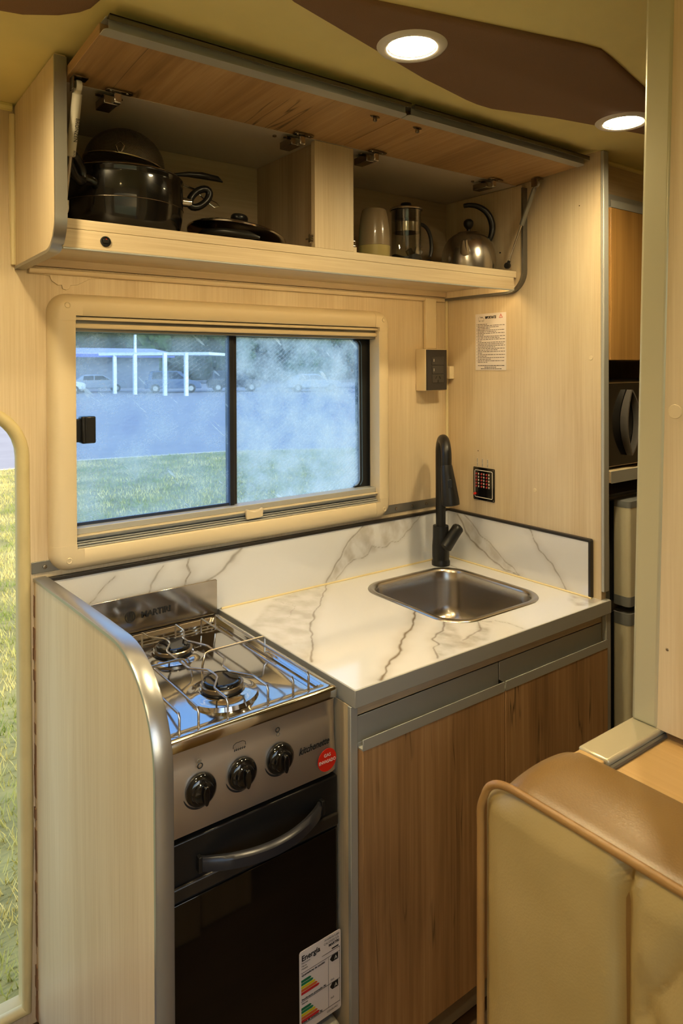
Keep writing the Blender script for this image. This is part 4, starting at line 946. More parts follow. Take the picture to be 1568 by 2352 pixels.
# ================================================================ THINGS ON THE SHELF
ZS = 1.6886
pc = (-1.018,-.138)
pt = empty('casserole_pot', (pc[0],pc[1],ZS), 'large glossy black enamel pot with looped side handles', 'pot')
MB().lathe([(0,ZS),(.088,ZS),(.100,ZS+.006),(.1075,ZS+.020),(.1115,ZS+.040),(.1125,ZS+.055),(.1130,ZS+.057),(.1130,ZS+.100),(.1125,ZS+.108),(.1135,ZS+.1095),(.1135,ZS+.1125),(.108,ZS+.114)], (*pc,0), 'Z', 64).build('pot_body', potBl, pt)
MB().tube([(pc[0]+.1130*math.cos(a),pc[1]+.1130*math.sin(a),ZS+.056) for a in [2*math.pi*k/64 for k in range(64)]], .0007, 5, closed=True).build('pot_band', nickel, pt)
pl = MB().lathe([(.108,ZS+.1135),(.104,ZS+.120),(.080,ZS+.126),(.045,ZS+.130),(0,ZS+.131)], (*pc,0), 'Z', 48).build('pot_lid', potBl, pt)
MB().tube([(pc[0]+.108*math.cos(a),pc[1]+.108*math.sin(a),ZS+.1155) for a in [2*math.pi*k/56 for k in range(56)]], .0018, 6, closed=True).build('lid_rim', chrome, pl)
def loop_handle(ang, up=0):
    d = Vector((math.cos(ang),math.sin(ang),0)); c = Vector((*pc,ZS+.084)); s = d.cross(Vector((0,0,1)))
    fr_ = MB().tube([c+d*.108, c+d*.134], .0095, 14).build('handle_ferrule', chrome, pt)
    ctr = c+d*.153+Vector((0,0,.012)); pts = []
    for k in range(20):
        a = 2*math.pi*k/20; pts.append(ctr + (d+Vector((0,0,.9))).normalized()*(.026*math.cos(a)) + (d*-.9+Vector((0,0,1))).normalized()*(.0135*math.sin(a)))
    MB().tube(pts, .0075, 12, closed=True).build('loop_handle', blackP, pt)
loop_handle(R(-6)); loop_handle(R(220))

# sieve turned upside down on the pot
sc_ = (pc[0]+.004, pc[1]+.004)
sv = empty('sieve', (*sc_,ZS+.131), 'fine wire mesh sieve turned upside down over the black pot', 'sieve')
tiltm = Matrix.Rotation(R(8), 3, 'Y')
rim_r = .076; zr = ZS+.1400
prof = [(rim_r*math.cos(R(a)), .0+  .070*math.sin(R(a))) for a in range(0,91,9)]; prof[-1] = (0,prof[-1][1])
MB().lathe(prof, (*sc_,zr), 'Z', 48, tiltm).build('mesh_bowl', wiremesh, sv)
MB().tube([Vector((*sc_,zr)) + tiltm @ Vector((rim_r*math.cos(a),rim_r*math.sin(a),0)) for a in [2*math.pi*k/48 for k in range(48)]], .0022, 8, closed=True).build('rim_wire', chrome, sv)
e0 = Vector((*sc_,zr)) + tiltm @ Vector((-.036,-.067,0))
MB().tube([e0, e0+Vector((-.006,-.006,.010)), e0+Vector((.001,-.010,.017)), e0+Vector((.009,-.008,.012)), e0+Vector((.006,-.002,.001))], .0016, 8).build('hook', chrome, sv)
h0 = Vector((*sc_,zr)) + tiltm @ Vector((.074,.0,.0))
MB().tube([h0+Vector((0,.006,0)), h0+Vector((.040,.004,-.006)), h0+Vector((.075,.002,-.012))], .0016, 6).tube([h0+Vector((0,-.006,0)), h0+Vector((.040,-.004,-.006)), h0+Vector((.075,-.002,-.012))], .0016, 6).build('handle_wires', chrome, sv)
MB().tube([h0+Vector((-.004,-.02,.002)),h0+Vector((.020,-.028,.004)),h0+Vector((.045,-.030,.008)),h0+Vector((.075,-.030,.010)),h0+Vector((.110,-.030,.009)),h0+Vector((.122,-.030,.004))], [.002,.003,.0055,.0070,.0060,.0015], 12).build('handle_grip', blackP, sv)
MB().tube([h0+Vector((.075,.002,-.012)), h0+Vector((.100,.002,-.032)), h0+Vector((.118,.0,-.043)), h0+Vector((.128,-.004,-.040)), h0+Vector((.120,-.007,-.034)), h0+Vector((.098,-.004,-.026))], .0013, 6).build('hanging_loop', chrome, sv)

# glass lids leaning on the pans
def glass_lid(c, r, tx, ty, label, knob=True, nm='glass_lid', gm=None):
    rot = Matrix.Rotation(tx,3,'X') @ Matrix.Rotation(ty,3,'Y')
    t = empty(nm, (c[0],c[1],ZS), label, 'pan lid'); c = Vector(c)+Vector((0,0,.002))
    MB().lathe([(r,0),(r*.8,.009),(r*.5,.016),(.012,.0195)], c, 'Z', 48, rot).build('glass_disc', gm or glassLid, t)
    MB().lathe([(r-.004,-.002),(r+.0015,-.002),(r+.003,.0005),(r+.0005,.0035),(r-.004,.0028)], c, 'Z', 56, rot).build('steel_rim', chrome, t)
    k = MB().lathe([(0,.018),(.019,.0185),(.019,.0210),(.011,.0235),(.0105,.031),(.0165,.0335),(.0185,.0365),(.0185,.0430),(.0160,.0465),(0,.0475)], c, 'Z', 32, rot).build('lid_knob', blackP, t)
    return t
glass_lid((-.776,-.145,ZS+.0265), .1030, R(-2), R(10), 'glass pan lid with a steel rim and black knob leaning beside the pot')
# small black pan under the lid
pn = empty('frying_pan', (-.852,-.150,ZS), 'small black frying pan lying under the tilted glass lid', 'pan')
MB().lathe([(0,ZS),(.026,ZS),(.036,ZS+.016),(.0385,ZS+.018),(.0375,ZS+.0195),(.034,ZS+.017),(.026,ZS+.003),(0,ZS+.002)], (-.858,-.118,0), 'Z', 36).build('pan_body', potBl, pn)
MB().tube([(-.868,-.153,ZS+.020),(-.865,-.170,ZS+.024),(-.835,-.205,ZS+.0235),(-.800,-.237,ZS+.016),(-.780,-.249,ZS+.010)], [.004,.0070,.0075,.0075,.003], 12).build('pan_handle', blackP, pn)

# tumbler, press, kettle and friends
cupm = plain('taupe_melamine', srgb(158,140,112), .22, coat=.4); cupy = plain('cream_melamine', srgb(188,172,112), .28, coat=.3)
ct = (-.408,-.158)
tm = empty('tumbler', (*ct,ZS), 'tall taupe tumbler stacked upside down on a cream cup', 'tumbler')
MB().lathe([(0.0387,ZS+.042),(0.0384,ZS+.060),(0.0371,ZS+.085),(0.0338,ZS+.110),(0.0300,ZS+.128),(0.0278,ZS+.1305),(0.0000,ZS+.1310)], (*ct,0), 'Z', 48).build('upper_cup', cupm, tm)
MB().lathe([(0.0000,ZS),(0.0365,ZS),(0.0371,ZS+.003),(0.0384,ZS+.036),(0.0389,ZS+.0415),(0.0371,ZS+.0418)], (*ct,0), 'Z', 48).build('lower_cup', cupy, tm)
fp = (-.306,-.160)
fpn = empty('french_press', (*fp,ZS), 'small glass french press with black base and handle', 'coffee press')
MB().lathe([(0.0372,ZS+0.0105),(0.0372,ZS+0.1365),(0.0389,ZS+0.1397),(0.0378,ZS+0.1397),(0.0358,ZS+0.1365),(0.0358,ZS+0.0105)], (*fp,0), 'Z', 48).build('glass_beaker', glassC, fpn)
bs = MB(); v = []; n = 48
for k in range(n):
    a = 2*math.pi*k/n; top = ZS+0.0252+.004*math.cos(4*a)
    for z in (ZS, top): v.append((fp[0]+.0395*math.cos(a), fp[1]+.0395*math.sin(a), z))
f = [(2*k,(2*k+2)%(2*n),(2*k+3)%(2*n),2*k+1) for k in range(n)] + [tuple(2*k for k in range(n)), tuple(2*k+1 for k in reversed(range(n)))]
bs.add(v,f).build('base', blackP, fpn, smooth=40)
MB().lathe([(0.0000,ZS+0.1176),(0.0336,ZS+0.1176),(0.0348,ZS+0.1197),(0.0354,ZS+0.1407),(0.0407,ZS+0.1412),(0.0413,ZS+0.1439),(0.0401,ZS+0.1465),(0.0000,ZS+0.1486)], (*fp,0), 'Z', 48).build('press_lid', plain('smoked_plastic_lid', srgb(40,36,30), .15), fpn)
MB().lathe([(0.0411,ZS+0.1412),(0.0427,ZS+0.1428),(0.0419,ZS+0.1454),(0.0395,ZS+0.1468)], (*fp,0), 'Z', 48).build('lid_band', chrome, fpn)
MB().lathe([(0.0047,ZS+0.1470),(0.0053,ZS+0.1517),(0.0124,ZS+0.1533),(0.0142,ZS+0.1565),(0.0130,ZS+0.1601),(0.0000,ZS+0.1622)], (*fp,0), 'Z', 28).build('plunger_knob', blackP, fpn)
MB().tube([(*fp,ZS+0.0420),(*fp,ZS+0.1522)], .0016, 8).build('plunger_rod', chrome, fpn)
MB().lathe([(0.0352,ZS+0.0861),(0.0354,ZS+0.1092),(0.0342,ZS+0.1092),(0.0342,ZS+0.0861)], (*fp,0), 'Z', 40).build('plunger_filter', chrome, fpn)
hd_ = Vector((.83,-.10,0)).normalized(); F0 = Vector((*fp,0))
hp_ = [F0+hd_*r+Vector((0,0,z)) for r,z in ((0.0366,ZS+0.1081),(0.0496,ZS+0.1113),(0.0649,ZS+0.1029),(0.0755,ZS+0.0840),(0.0791,ZS+0.0578),(0.0767,ZS+0.0399),(0.0732,ZS+0.0315))]
MB().tube(smoothpath(hp_,4), .0048, 12).build('handle', blackP, fpn)
MB().tube([F0+hd_*.039+Vector((0,0,ZS+0.0126)), F0+hd_*.05+Vector((0,0,ZS+0.0147)), F0+hd_*.075+Vector((0,0,ZS+0.0210))], [.006,.0055,.005], 10).build('base_arm', blackP, fpn)
kp = (-.0905,-.170)
kt = empty('kettle', (*kp,ZS), 'brushed steel dome kettle with a hooked black handle', 'kettle')
MB().lathe([(0.0000,ZS),(0.0666,ZS),(0.0720,ZS+0.0049),(0.0732,ZS+0.0171),(0.0726,ZS+0.0390),(0.0696,ZS+0.0586),(0.0637,ZS+0.0756),(0.0541,ZS+0.0903),(0.0428,ZS+0.1000),(0.0309,ZS+0.1055),(0.0292,ZS+0.1080),(0.0143,ZS+0.1116),(0.0000,ZS+0.1122)], (*kp,0), 'Z', 64).build('kettle_body', steel_b, kt)
MB().lathe([(0.0054,ZS+0.1110),(0.0050,ZS+0.1183),(0.0071,ZS+0.1196),(0.0125,ZS+0.1269),(0.0137,ZS+0.1330),(0.0125,ZS+0.1397),(0.0071,ZS+0.1446),(0.0000,ZS+0.1458)], (*kp,0), 'Z', 28).build('lid_knob', blackP, kt)
K0 = Vector((*kp,0)); kd = Vector((.86,-.50,0)).normalized()
hp_ = [K0+kd*r+Vector((0,0,z)) for r,z in ((-.012,ZS+0.1806),(0.0024,ZS+0.1830),(0.0238,ZS+0.1806),(0.0452,ZS+0.1696),(0.0595,ZS+0.1513),(0.0660,ZS+0.1281),(0.0637,ZS+0.1049),(0.0559,ZS+0.0866))]
sp_ = smoothpath(hp_,4); MB().tube(sp_, [.0062+.0042*math.sin(math.pi*i/(len(sp_)-1))**1.0*(i/(len(sp_)-1)) for i in range(len(sp_))], 16).build('handle', blackP, kt)
MB().tube([K0+Vector((-.055,-.040,ZS+0.0464)), K0+Vector((-.069,-.050,ZS+0.0634)), K0+Vector((-.075,-.055,ZS+0.0756))], [.013,.010,.0085], 16).build('spout', steel_b, kt)
# bits between the press and the kettle
rt = Matrix.Rotation(R(-35),3,'Y')
gd = empty('can_opener', (-.232,-.105,ZS), 'small metal gadget with shiny rollers leaning behind the press handle', 'kitchen gadget')
gm_ = MB(); gm_.obox((-.232,-.105,ZS+.033), .018,.010,.060, rt); gm_.build('grip', blackP, gd, bevel=.002)
gm_ = MB(); gm_.obox((-.222,-.113,ZS+.052), .024,.009,.020, Matrix.Rotation(R(30),3,'Y')); gm_.build('metal_head', chrome, gd, bevel=.002)
gm_ = MB(); gm_.obox((-.215,-.112,ZS+.070), .008,.006,.014, Matrix.Rotation(R(-40),3,'Y')); gm_.build('roller', chrome, gd, bevel=.001)
mg = (-.470,-.090)
mgt = empty('mug', (*mg,ZS), 'teal plastic mug mostly hidden behind the centre stile', 'mug')
tealm = plain('teal_plastic', srgb(52,128,108), .3)
MB().lathe([(0,ZS),(.030,ZS),(.033,ZS+.004),(.036,ZS+.105),(.0375,ZS+.109),(.0360,ZS+.109),(.031,ZS+.006),(0,ZS+.005)], (*mg,0), 'Z', 40).build('mug_body', tealm, mgt)

# ================================================================ WALL FITTINGS
ob = empty('wall_socket', (-.105,-.02,1.43), 'black socket and switch plate on a cream surface box left of the corner', 'socket')
MB().box(-.1270,-.0445,-.040,-.0005,1.3695,1.4885).build('surface_box', mWin, ob, bevel=.002)
fp_ = MB().box(-.1245,-.0475,-.0450,-.0395,1.3720,1.4860).build('face_plate', plain('graphite_plastic', srgb(52,48,46), .35), ob, bevel=.0012)
MB().box(-.1075,-.0605,-.0465,-.0440,1.4425,1.4675).build('switch', plain('graphite_key', srgb(62,58,54), .3), fp_, bevel=.001)
MB().box(-.1060,-.0620,-.0468,-.0440,1.4175,1.4405).build('switch', bpy.data.materials['graphite_key'], fp_, bevel=.001)
for z in (1.4560,1.4290): MB().box(-.1010,-.0998,-.0475,-.0460,z-.004,z+.004).build('indicator', mPink, fp_)
so_ = MB().box(-.1060,-.0620,-.0462,-.0440,1.3925,1.4165).build('socket_outlet', bpy.data.materials['graphite_key'], fp_, bevel=.001)
pn_ = MB()
for x, a in ((-.0915,-30),(-.0765,30)): pn_.obox((x,-.0465,1.4075), .0022,.001,.0085, Matrix.Rotation(R(-a),3,'Y'))
pn_.box(-.0850,-.0828,-.0470,-.0460,1.3935,1.4005); pn_.build('pin_slots', mInk, fp_)
cdt = MB().box(-.0990,-.0560,-.0140,-.0005,1.4890,1.6350).build('cable_duct', mWin, None, bevel=.003); tag(cdt, 'flat cream cable duct running up from the socket to the cabinet', 'cable duct')
jn = MB().box(-.0195,-.0010,-.0290,-.0010,1.4020,1.4395).build('junction_cover', mWin, None, bevel=.0012); tag(jn, 'small square cream cable cover in the corner right of the socket', 'cable cover')

# notice
PY0,PY1,PZ0,PZ1 = -.2225,-.1125,1.428,1.5855
nt = empty('paper_notice', (-.001,-.1675,PZ0), 'white printed notice headed IMPORTANTE taped on the partition', 'notice')
MB().plate([rect(PY0,PY1,PZ0,PZ1)], -.0012, -.0004, 'x').build('sheet', mPaper, nt)
text('heading', 'IMPORTANTE!', .0100, (-.0015,-.1485,1.5710), (0,-1,0), (0,0,1), mInk, nt, sx=.62, bold=.0003)
pw = MB(); random.seed(11)
lines = [.36,1,.78,.44,1,.68,1,.22,1,.80,1,.15,1,.94,1,.64,1,.72,1,.14,1,.33,1,.5,1,.36]
z = 1.5560
for i, Lf in enumerate(lines):
    y = -.1210; end = y - .0955*Lf
    while y > end:
        w = random.uniform(.0035,.0105); w = min(w, y-end+.002); pw.box(-.0014,-.00115,y-w,y,z-.0007,z+.0007); y -= w+random.uniform(.0010,.0026)
    if Lf == 1 or i in (0,3): pw.box(-.0014,-.00115,-.1185,-.1170,z-.0007,z+.0007)
    z -= .00425
for yc, hw, zz in ((-.1665,.045,1.4405),(-.1665,.021,1.4362),(-.1665,.034,1.4318)):
    y = yc+hw
    while y > yc-hw: w = random.uniform(.003,.009); pw.box(-.0014,-.00115,y-w,y,zz-.0009,zz+.0009); y -= w+.0012
pw.build('printed_lines', mInk, nt)
tr_ = MB(); T3 = [(-.1985,1.5715),(-.2105,1.5715),(-.2045,1.5815)]
for i in range(3):
    a, b = T3[i], T3[(i+1)%3]; tr_.tube([(-.0013,a[0],a[1]),(-.0013,b[0],b[1])], .0006, 5)
tr_.box(-.0018,-.0011,-.2050,-.2040,1.5742,1.5785); tr_.box(-.0018,-.0011,-.2050,-.2040,1.5725,1.5734); tr_.build('warning_triangle', plain('print_red', srgb(190,50,45), .6), nt)
vn = MB(); vn.tube([(-.0013,y,z) for y,z in ((-.1245,1.5655),(-.1245,1.5745),(-.1275,1.5775),(-.1390,1.5770),(-.1425,1.5715),(-.1440,1.5690),(-.1440,1.5655))], .00035, 4, closed=True)
vn.box(-.0017,-.0011,-.1395,-.1310,1.5738,1.5758)
for y in (-.1280,-.1400): vn.tube([(-.0013,y+.0015*math.cos(a),1.5652+.0015*math.sin(a)) for a in [2*math.pi*k/10 for k in range(10)]], .0003, 4, closed=True)
vn.build('van_drawing', mInkG, nt)

# fuse and switch panel with its label strips
FY0,FY1,FZ0,FZ1 = -.1815,-.1045,1.0625,1.1545
fu = empty('switch_panel', (-.002,-.143,FZ0), 'small black panel of red push switches on the partition', 'switch panel')
MB().plate([rrect(FY0,FY1,FZ0,FZ1,.003,3)], -.0035, -.0004, 'x').build('panel_plate', blackG, fu, bevel=.0005)
MB().tube([(-.0038,y,z) for y,z in rrect(FY0+.0065,FY1-.0065,FZ0+.008,FZ1-.0085,.003,3)], .0010, 5, closed=True).build('frame_line', mPink, fu)
for y in (FY0+.0035,FY1-.0035):
    for z in (FZ0+.0040,FZ1-.0040): MB().lathe([(.0019,0),(.0015,.0010),(0,.0012)], (-.0035,y,z), 'X', 10).build('screw', nickel, fu)
redb = plain('red_push_button', srgb(150,40,34), .3)
for c, y in enumerate((-.1175,-.1365,-.1550)):
    for r_ in range(5):
        z = 1.1360-.0088*r_
        MB().lathe([(.0030,0),(.0030,.0022),(.0022,.0030),(0,.0030)], (-.0035,y,z), 'X', 12).build('push_button', redb, fu)
        MB().box(-.0040,-.0035,y-.0090,y-.0062,z-.0026,z+.0026).build('button_label', mPink, fu)
MB().lathe([(.0034,0),(.0034,.0050),(.0024,.0070),(0,.0072)], (-.0035,-.1130,1.0790), 'X', 14).build('red_knob', mRed, fu, label='bright red knob')
for k, (y, txt_) in enumerate(((-.1175,'LUCES'),(-.1365,'BOMBA'),(-.1550,'TOMAS'))):
    s = MB().box(-.0009,-.0004,y-.0016,y+.0016,1.1560,1.1795).build('label_strip', mPink, None)
    tag(s, ['narrow white label strip above the left column of red switches','narrow white label strip above the middle column of red switches','narrow white label strip above the right column of red switches'][k], 'label', 'label strips above the switch panel')
    q = MB(); random.seed(k)
    for j in range(12):
        if j == 5: continue
        q.box(-.0012,-.0009,y-.0009,y+.0009,1.1572+.0018*j,1.1582+.0018*j)
    q.build('printed_letters', mInk, s)

# ================================================================ RIGHT COLUMN
fa = struct(MB().box(.0205,.62,-.4700,-.4520,1.862,ZC-.001).build('wall_fascia', creamX, None)); fa.name = 'trim_5'
struct(MB().tube([(.0205,-.4720,ZC-.005),(.62,-.4720,ZC-.005)], .006, 8).build('trim_6', mCeil))
tc_ = empty('tall_cabinet', (.30,-.25,.14), 'tall cabinet column beyond the partition with an amber oak top door', 'cabinet')
MB().box(.034,.048,-.4720,-.02,.145,1.861).build('side_panel', alu_d, tc_); MB().box(.545,.560,-.4720,-.02,.145,1.861).build('side_panel', creamZ, tc_)
MB().box(.0485,.5445,-.4700,-.025,1.452,1.8605).build('cupboard_box', creamX, tc_)
dd = MB().box(.0575,.540,-.4990,-.4805,1.4525,1.8255).build('door', orangeZ, tc_, bevel=.001)
MB().box(.0575,.540,-.4805,-.4785,1.8255,1.8640).box(.0575,.540,-.4990,-.4785,1.8255,1.8275).box(.0575,.540,-.5000,-.4985,1.8255,1.8430).build('handle_profile', alu_s, dd)
MB().box(.0485,.5445,-.5030,-.025,1.1535,1.1810).build('shelf', creamX, tc_); MB().box(.0485,.5445,-.5050,-.5032,1.1525,1.1815).build('shelf_edging', alu_s, tc_)
MB().box(.0485,.5445,-.040,-.030,1.1815,1.4515).build('niche_back', mWin, tc_)
mw = empty('microwave', (.28,-.26,1.182), 'black microwave oven with a curved door handle in the tall cabinet', 'microwave')
MB().box(.056,.530,-.4640,-.06,1.1860,1.3990).build('casing', alu_s, mw, bevel=.003)
for x in (.08,.50): MB().box(x,x+.02,-.44,-.10,1.1812,1.1860).build('foot', blackP, mw)
MB().box(.0565,.410,-.4830,-.4650,1.1880,1.3975).build('oven_door', blackG, mw, bevel=.002)
MB().box(.0575,.409,-.4842,-.4832,1.3950,1.3972).box(.0575,.409,-.4842,-.4832,1.1882,1.1900).build('door_trim', chrome, mw)
MB().box(.412,.5295,-.4830,-.4650,1.1880,1.3975).build('control_panel', alu_s, mw, bevel=.002)
hb = MB(); ctr = Vector((.152,-.486,1.2950))
v = []; n = 20; f = []
for s_ in (-1,1):
    pass
for i in range(n+1):
    t = -1+2*i/n; w = .030*(1-t*t); z = ctr.z+.083*t
    for sgn in (-1,1):
        v += [(ctr.x+sgn*w-.0025, -.4840-.0*w, z),(ctr.x+sgn*w+.0025, -.4840, z),(ctr.x+sgn*w+.0025, -.4980-.006*(1-t*t), z),(ctr.x+sgn*w-.0025, -.4980-.006*(1-t*t), z)]
for i in range(n):
    for s_ in (0,4):
        for k in range(4): f.append((i*8+s_+k, i*8+s_+(k+1)%4, (i+1)*8+s_+(k+1)%4, (i+1)*8+s_+k))
hb.add(v,f).build('door_handle', plain('handle_silver', srgb(120,116,112), .3, .5), mw, smooth=50)
fg = empty('refrigerator', (.30,-.25,.16), 'cream two-door refrigerator with grey door caps', 'refrigerator')
MB().box(.078,.535,-.4700,-.05,.165,1.115).build('body', plain('fridge_side_grey', srgb(120,116,104), .45), fg, bevel=.004)
MB().box(.078,.535,-.4740,-.4700,1.110,1.1170).build('top_trim', blackP, fg)
fcream = plain('fridge_door_cream', srgb(206,198,170), .35); fgrey = plain('fridge_cap_grey', srgb(120,122,122), .4)
for (z0,z1,c0,c1,lb_) in ((.846,1.105,.0240,.0160,'upper'),(.180,.828,.012,.0290,'lower')):
    d = MB().plate([rrect(.093,.530,-.5240,-.4780,.010,5)], z0+c0, z1-c1, 'z').build('door', fcream, fg)
    MB().plate([rrect(.0925,.5305,-.5245,-.4775,.0105,5)], z0, z0+c0-.0002, 'z').build('door_cap', fgrey, d)
    MB().plate([rrect(.0925,.5305,-.5245,-.4775,.0105,5)], z1-c1+.0002, z1, 'z').build('door_cap', fgrey, d)
    MB().box(.095,.525,-.4776,-.4702,z0+.005,z1-.005).build('door_seal', seal_b, d)
MB().plate([rrect(.1130,.1560,.8105,.8190,.004,4)], -.5265, -.5248, 'y').build('badge', plain('badge_blue', srgb(24,32,70), .3), fg)

# ================================================================ DINETTE BENCH (near right)
bn = empty('dinette_bench', (-.95,-1.42,.14), 'padded dinette bench with a tan piped backrest seen in the lower right', 'bench')
BX, BXB, BZ = -.918, -.794, 1.000
MB().box(-1.30,BX+.01,-1.92,-1.00,.145,.42).build('bench_box', creamX, bn); MB().box(-1.31,BX+.004,-1.93,-.99,.425,.55).build('seat_cushion', leatherT, bn, bevel=.02, seg=4)
# front upholstery: grid with seams
YN, YF = -1.95, -.957; ZB = .50; v = []; f = []; ny, nz = 150, 90
def front_edge(z):   # far outline: leaning slightly, rounded at the top
    return YF - .032*max(0, (z-.965)/.035)**2.2 - .004*(z-.5)
seams = [-1.128, -1.295, -1.62]
for j in range(nz+1):
    z = ZB + (BZ-.002-ZB)*j/nz
    yf = front_edge(z)
    for i in range(ny+1):
        t = i/ny; y = yf + (YN-yf)*t
        dx = .012*min(1, (yf-y)/.03)**.6 * min(1, max(0,(BZ-z))/.025)**.6
        for s_ in seams: dx -= .017*math.exp(-((y-s_-.003*math.sin(z*9))/.0060)**2)
        dx += .006*math.sin(math.pi*min(1,max(0,(yf-y)/.17)))
        # diamond quilting right of the first seam
        if y < seams[0]-.012:
            q = (z-1.06) ; w = abs(((y-seams[0]+.02)*1.0+ (q)*.55) % .19 - .095); u = abs(((y-seams[0]+.02)*1.0-(q)*.55) % .19 - .095)
            dx += .013*min(1,w/.022)**.6*min(1,u/.022)**.6 - .008
        dx += .0008*noise.noise(Vector((y*30, z*30, 2)))
        v.append((BX-dx+.006, y, z))
for j in range(nz):
    for i in range(ny): a = j*(ny+1)+i; f.append((a,a+1,a+ny+2,a+ny+1))
MB().add(v,f).build('backrest_front', leatherT, bn, smooth=180)
# top and end upholstery
v = []; f = []; nu = 18; ny = 60
for i in range(ny+1):
    y = -.965 + (YN+.965)*i/ny
    e = max(0, 1-(-.965-y)/.04)
    for k in range(nu+1):
        u = k/nu; x = BX+.004+(BXB-BX-.004)*u
        z = BZ-.004 + .010*math.sin(math.pi*u)**.6 - .030*e**2.2*(1-.25*u)
        v.append((x, y+.010*e*math.sin(math.pi*u)*0 - .032*(1-u)*0, z))
for i in range(ny):
    for k in range(nu): a = i*(nu+1)+k; f.append((a,a+1,a+nu+2,a+nu+1))
MB().add(v,f).build('backrest_top', leatherB, bn, smooth=180)
ex = MB(); pr = [(BX+.010,ZB),(BX+.006,.96),(BX+.012,.972),(BXB-.01,.978),(BXB,.968),(BXB,ZB)]
ex.plate([[(x,z) for x,z in pr]], YN+.002, -.9645, 'y').build('backrest_core', leatherB, bn, bevel=.004)
pp = [(BX-.003, YF+.001-.004*(z-.5), z) for z in (.50,.6,.7,.8,.88,.94,.962)] + [(BX-.003,-.9625,.976),(BX-.003,-.969,.989),(BX-.003,-.980,.9975),(BX-.002,-.995,1.0010),(BX-.002,-1.02,1.0018)] + [(BX-.002,-1.05-.1*k,1.0018) for k in range(10)]
MB().tube(smoothpath(pp,3), .0042, 12).build('piping', mat_leather('piping_leatherette', srgb(140,102,52), srgb(160,122,70)), bn, smooth=180)
MB().box(BX+.012,BXB-.01,YN+.003,-.975,.145,.50).build('backrest_plinth', creamZ, bn)

MB().box(-.676,-.666,-2.14,-1.0325,.9905,.9995).build('wall_packer', plain('packer_brown', srgb(120,96,66), .7), dw)
hw = empty('half_wall', (-.745,-1.01,.14), 'low cream half wall with an aluminium cap behind the bench', 'half wall')
MB().box(-.793,-.664,-1.028,-.992,.145,.984).build('board', creamZ, hw)
MB().box(-.792,-.6640,-1.0290,-.9900,.9850,1.0005).build('cap_profile', plain('warm_silver_cap', srgb(190,180,150), .28, .35), hw, bevel=.003, seg=3)
MB().box(-.822,-.7925,-1.0250,-.9930,.9840,.9990).build('cap_end', capW, hw, bevel=.002)
MB().lathe([(.0035,0),(.0030,.0015),(0,.0022)], (-.8225,-.9960,.9900), 'X', 12).build('screw', chrome, hw)
MB().tube([(-.792,-1.031,.992),(-.668,-1.031,.992)], .0032, 8).build('cap_bead', alu_d, hw)
shf = empty('bench_shelf', (-.735,-1.5,.98), 'yellow wood shelf behind the bench backrest', 'shelf')
MB().box(BXB+.002,-.6640,-2.14,-1.0325,.972,.9900).build('shelf_board', capW, shf, bevel=.001)
MB().box(BXB+.006,-.6900,-2.13,-1.0360,.145,.9715).build('shelf_support', creamZ, shf)

# ================================================================ OUTDOORS
GZ = -.55
mGround = plain('lawn_soil', srgb(168,158,96), .95, var=.45, bscale=2.2, bump=.4)
mAsph = plain('asphalt', srgb(150,146,150), .9, var=.12, bscale=1.3, bump=.1)
mGrass = bpy.data.materials.new('grass_blades'); mGrass.use_nodes = True
gn = mGrass.node_tree; gb = gn.nodes['Principled BSDF']; gtc = gn.nodes.new('ShaderNodeTexCoord'); gz = gn.nodes.new('ShaderNodeTexNoise'); gz.inputs['Scale'].default_value = 1.6; gz.inputs['Detail'].default_value = 7
gr = gn.nodes.new('ShaderNodeValToRGB'); gr.color_ramp.elements[0].position = .38; gr.color_ramp.elements[0].color = srgb(122,138,58); gr.color_ramp.elements[1].position = .62; gr.color_ramp.elements[1].color = srgb(216,200,128)
gn.links.new(gtc.outputs['Object'], gz.inputs['Vector']); gn.links.new(gz.outputs['Fac'], gr.inputs[0]); gn.links.new(gr.outputs[0], gb.inputs['Base Color']); gb.inputs['Roughness'].default_value = .8
edge = [(-30,14.5),(-4,13.6),(1.5,13.4),(2.9,13.9),(6.3,13.35),(9,11.9),(14,8.5),(22,1.0),(30,-10)]
lawn = MB().plate([edge + [(30,-30),(-30,-30)]], GZ-.04, GZ, 'z').build('lawn', mGround, None, smooth=0); lawn['kind'] = 'structure'
asp = MB().box(-120,160,-30,190,GZ-.10,GZ-.05).build('asphalt_road', mAsph, None, smooth=0); asp['kind'] = 'structure'
kb = MB().tube([(x,y,GZ-.03) for x,y in edge], .05, 6).build('kerb', plain('kerb_concrete', srgb(176,170,160), .9), None); kb['kind'] = 'structure'
rng = np.random.default_rng(5)
def blades(n, kx0, kx1, y0, y1, h, w):
    yy = y0 + (y1-y0)*rng.random(n)**.8; kk = kx0+(kx1-kx0)*rng.random(n); xx = -1.49 + (yy+1.47)*kk
    lim = np.interp(xx, [e[0] for e in edge], [e[1] for e in edge]); ok = yy < lim-.05; xx = xx[ok]; yy = yy[ok]; n = len(xx)
    a = rng.random(n)*6.283; hh = h*(.5+rng.random(n)); lean = (rng.random((n,2))-.5)*hh[:,None]*1.3
    c, s = np.cos(a)*w, np.sin(a)*w
    P = np.zeros((n,3,3)); P[:,0] = np.stack([xx-c,yy-s,np.full(n,GZ)],1); P[:,1] = np.stack([xx+c,yy+s,np.full(n,GZ)],1); P[:,2] = np.stack([xx+lean[:,0],yy+lean[:,1],GZ+hh],1)
    return P.reshape(-1,3)
G_ = np.concatenate([blades(42000,-.02,.30,.25,13.4,.045,.0035), blades(30000,.25,.95,3.5,13.6,.05,.006)])
gm = bpy.data.meshes.new('grass'); nt_ = len(G_)//3
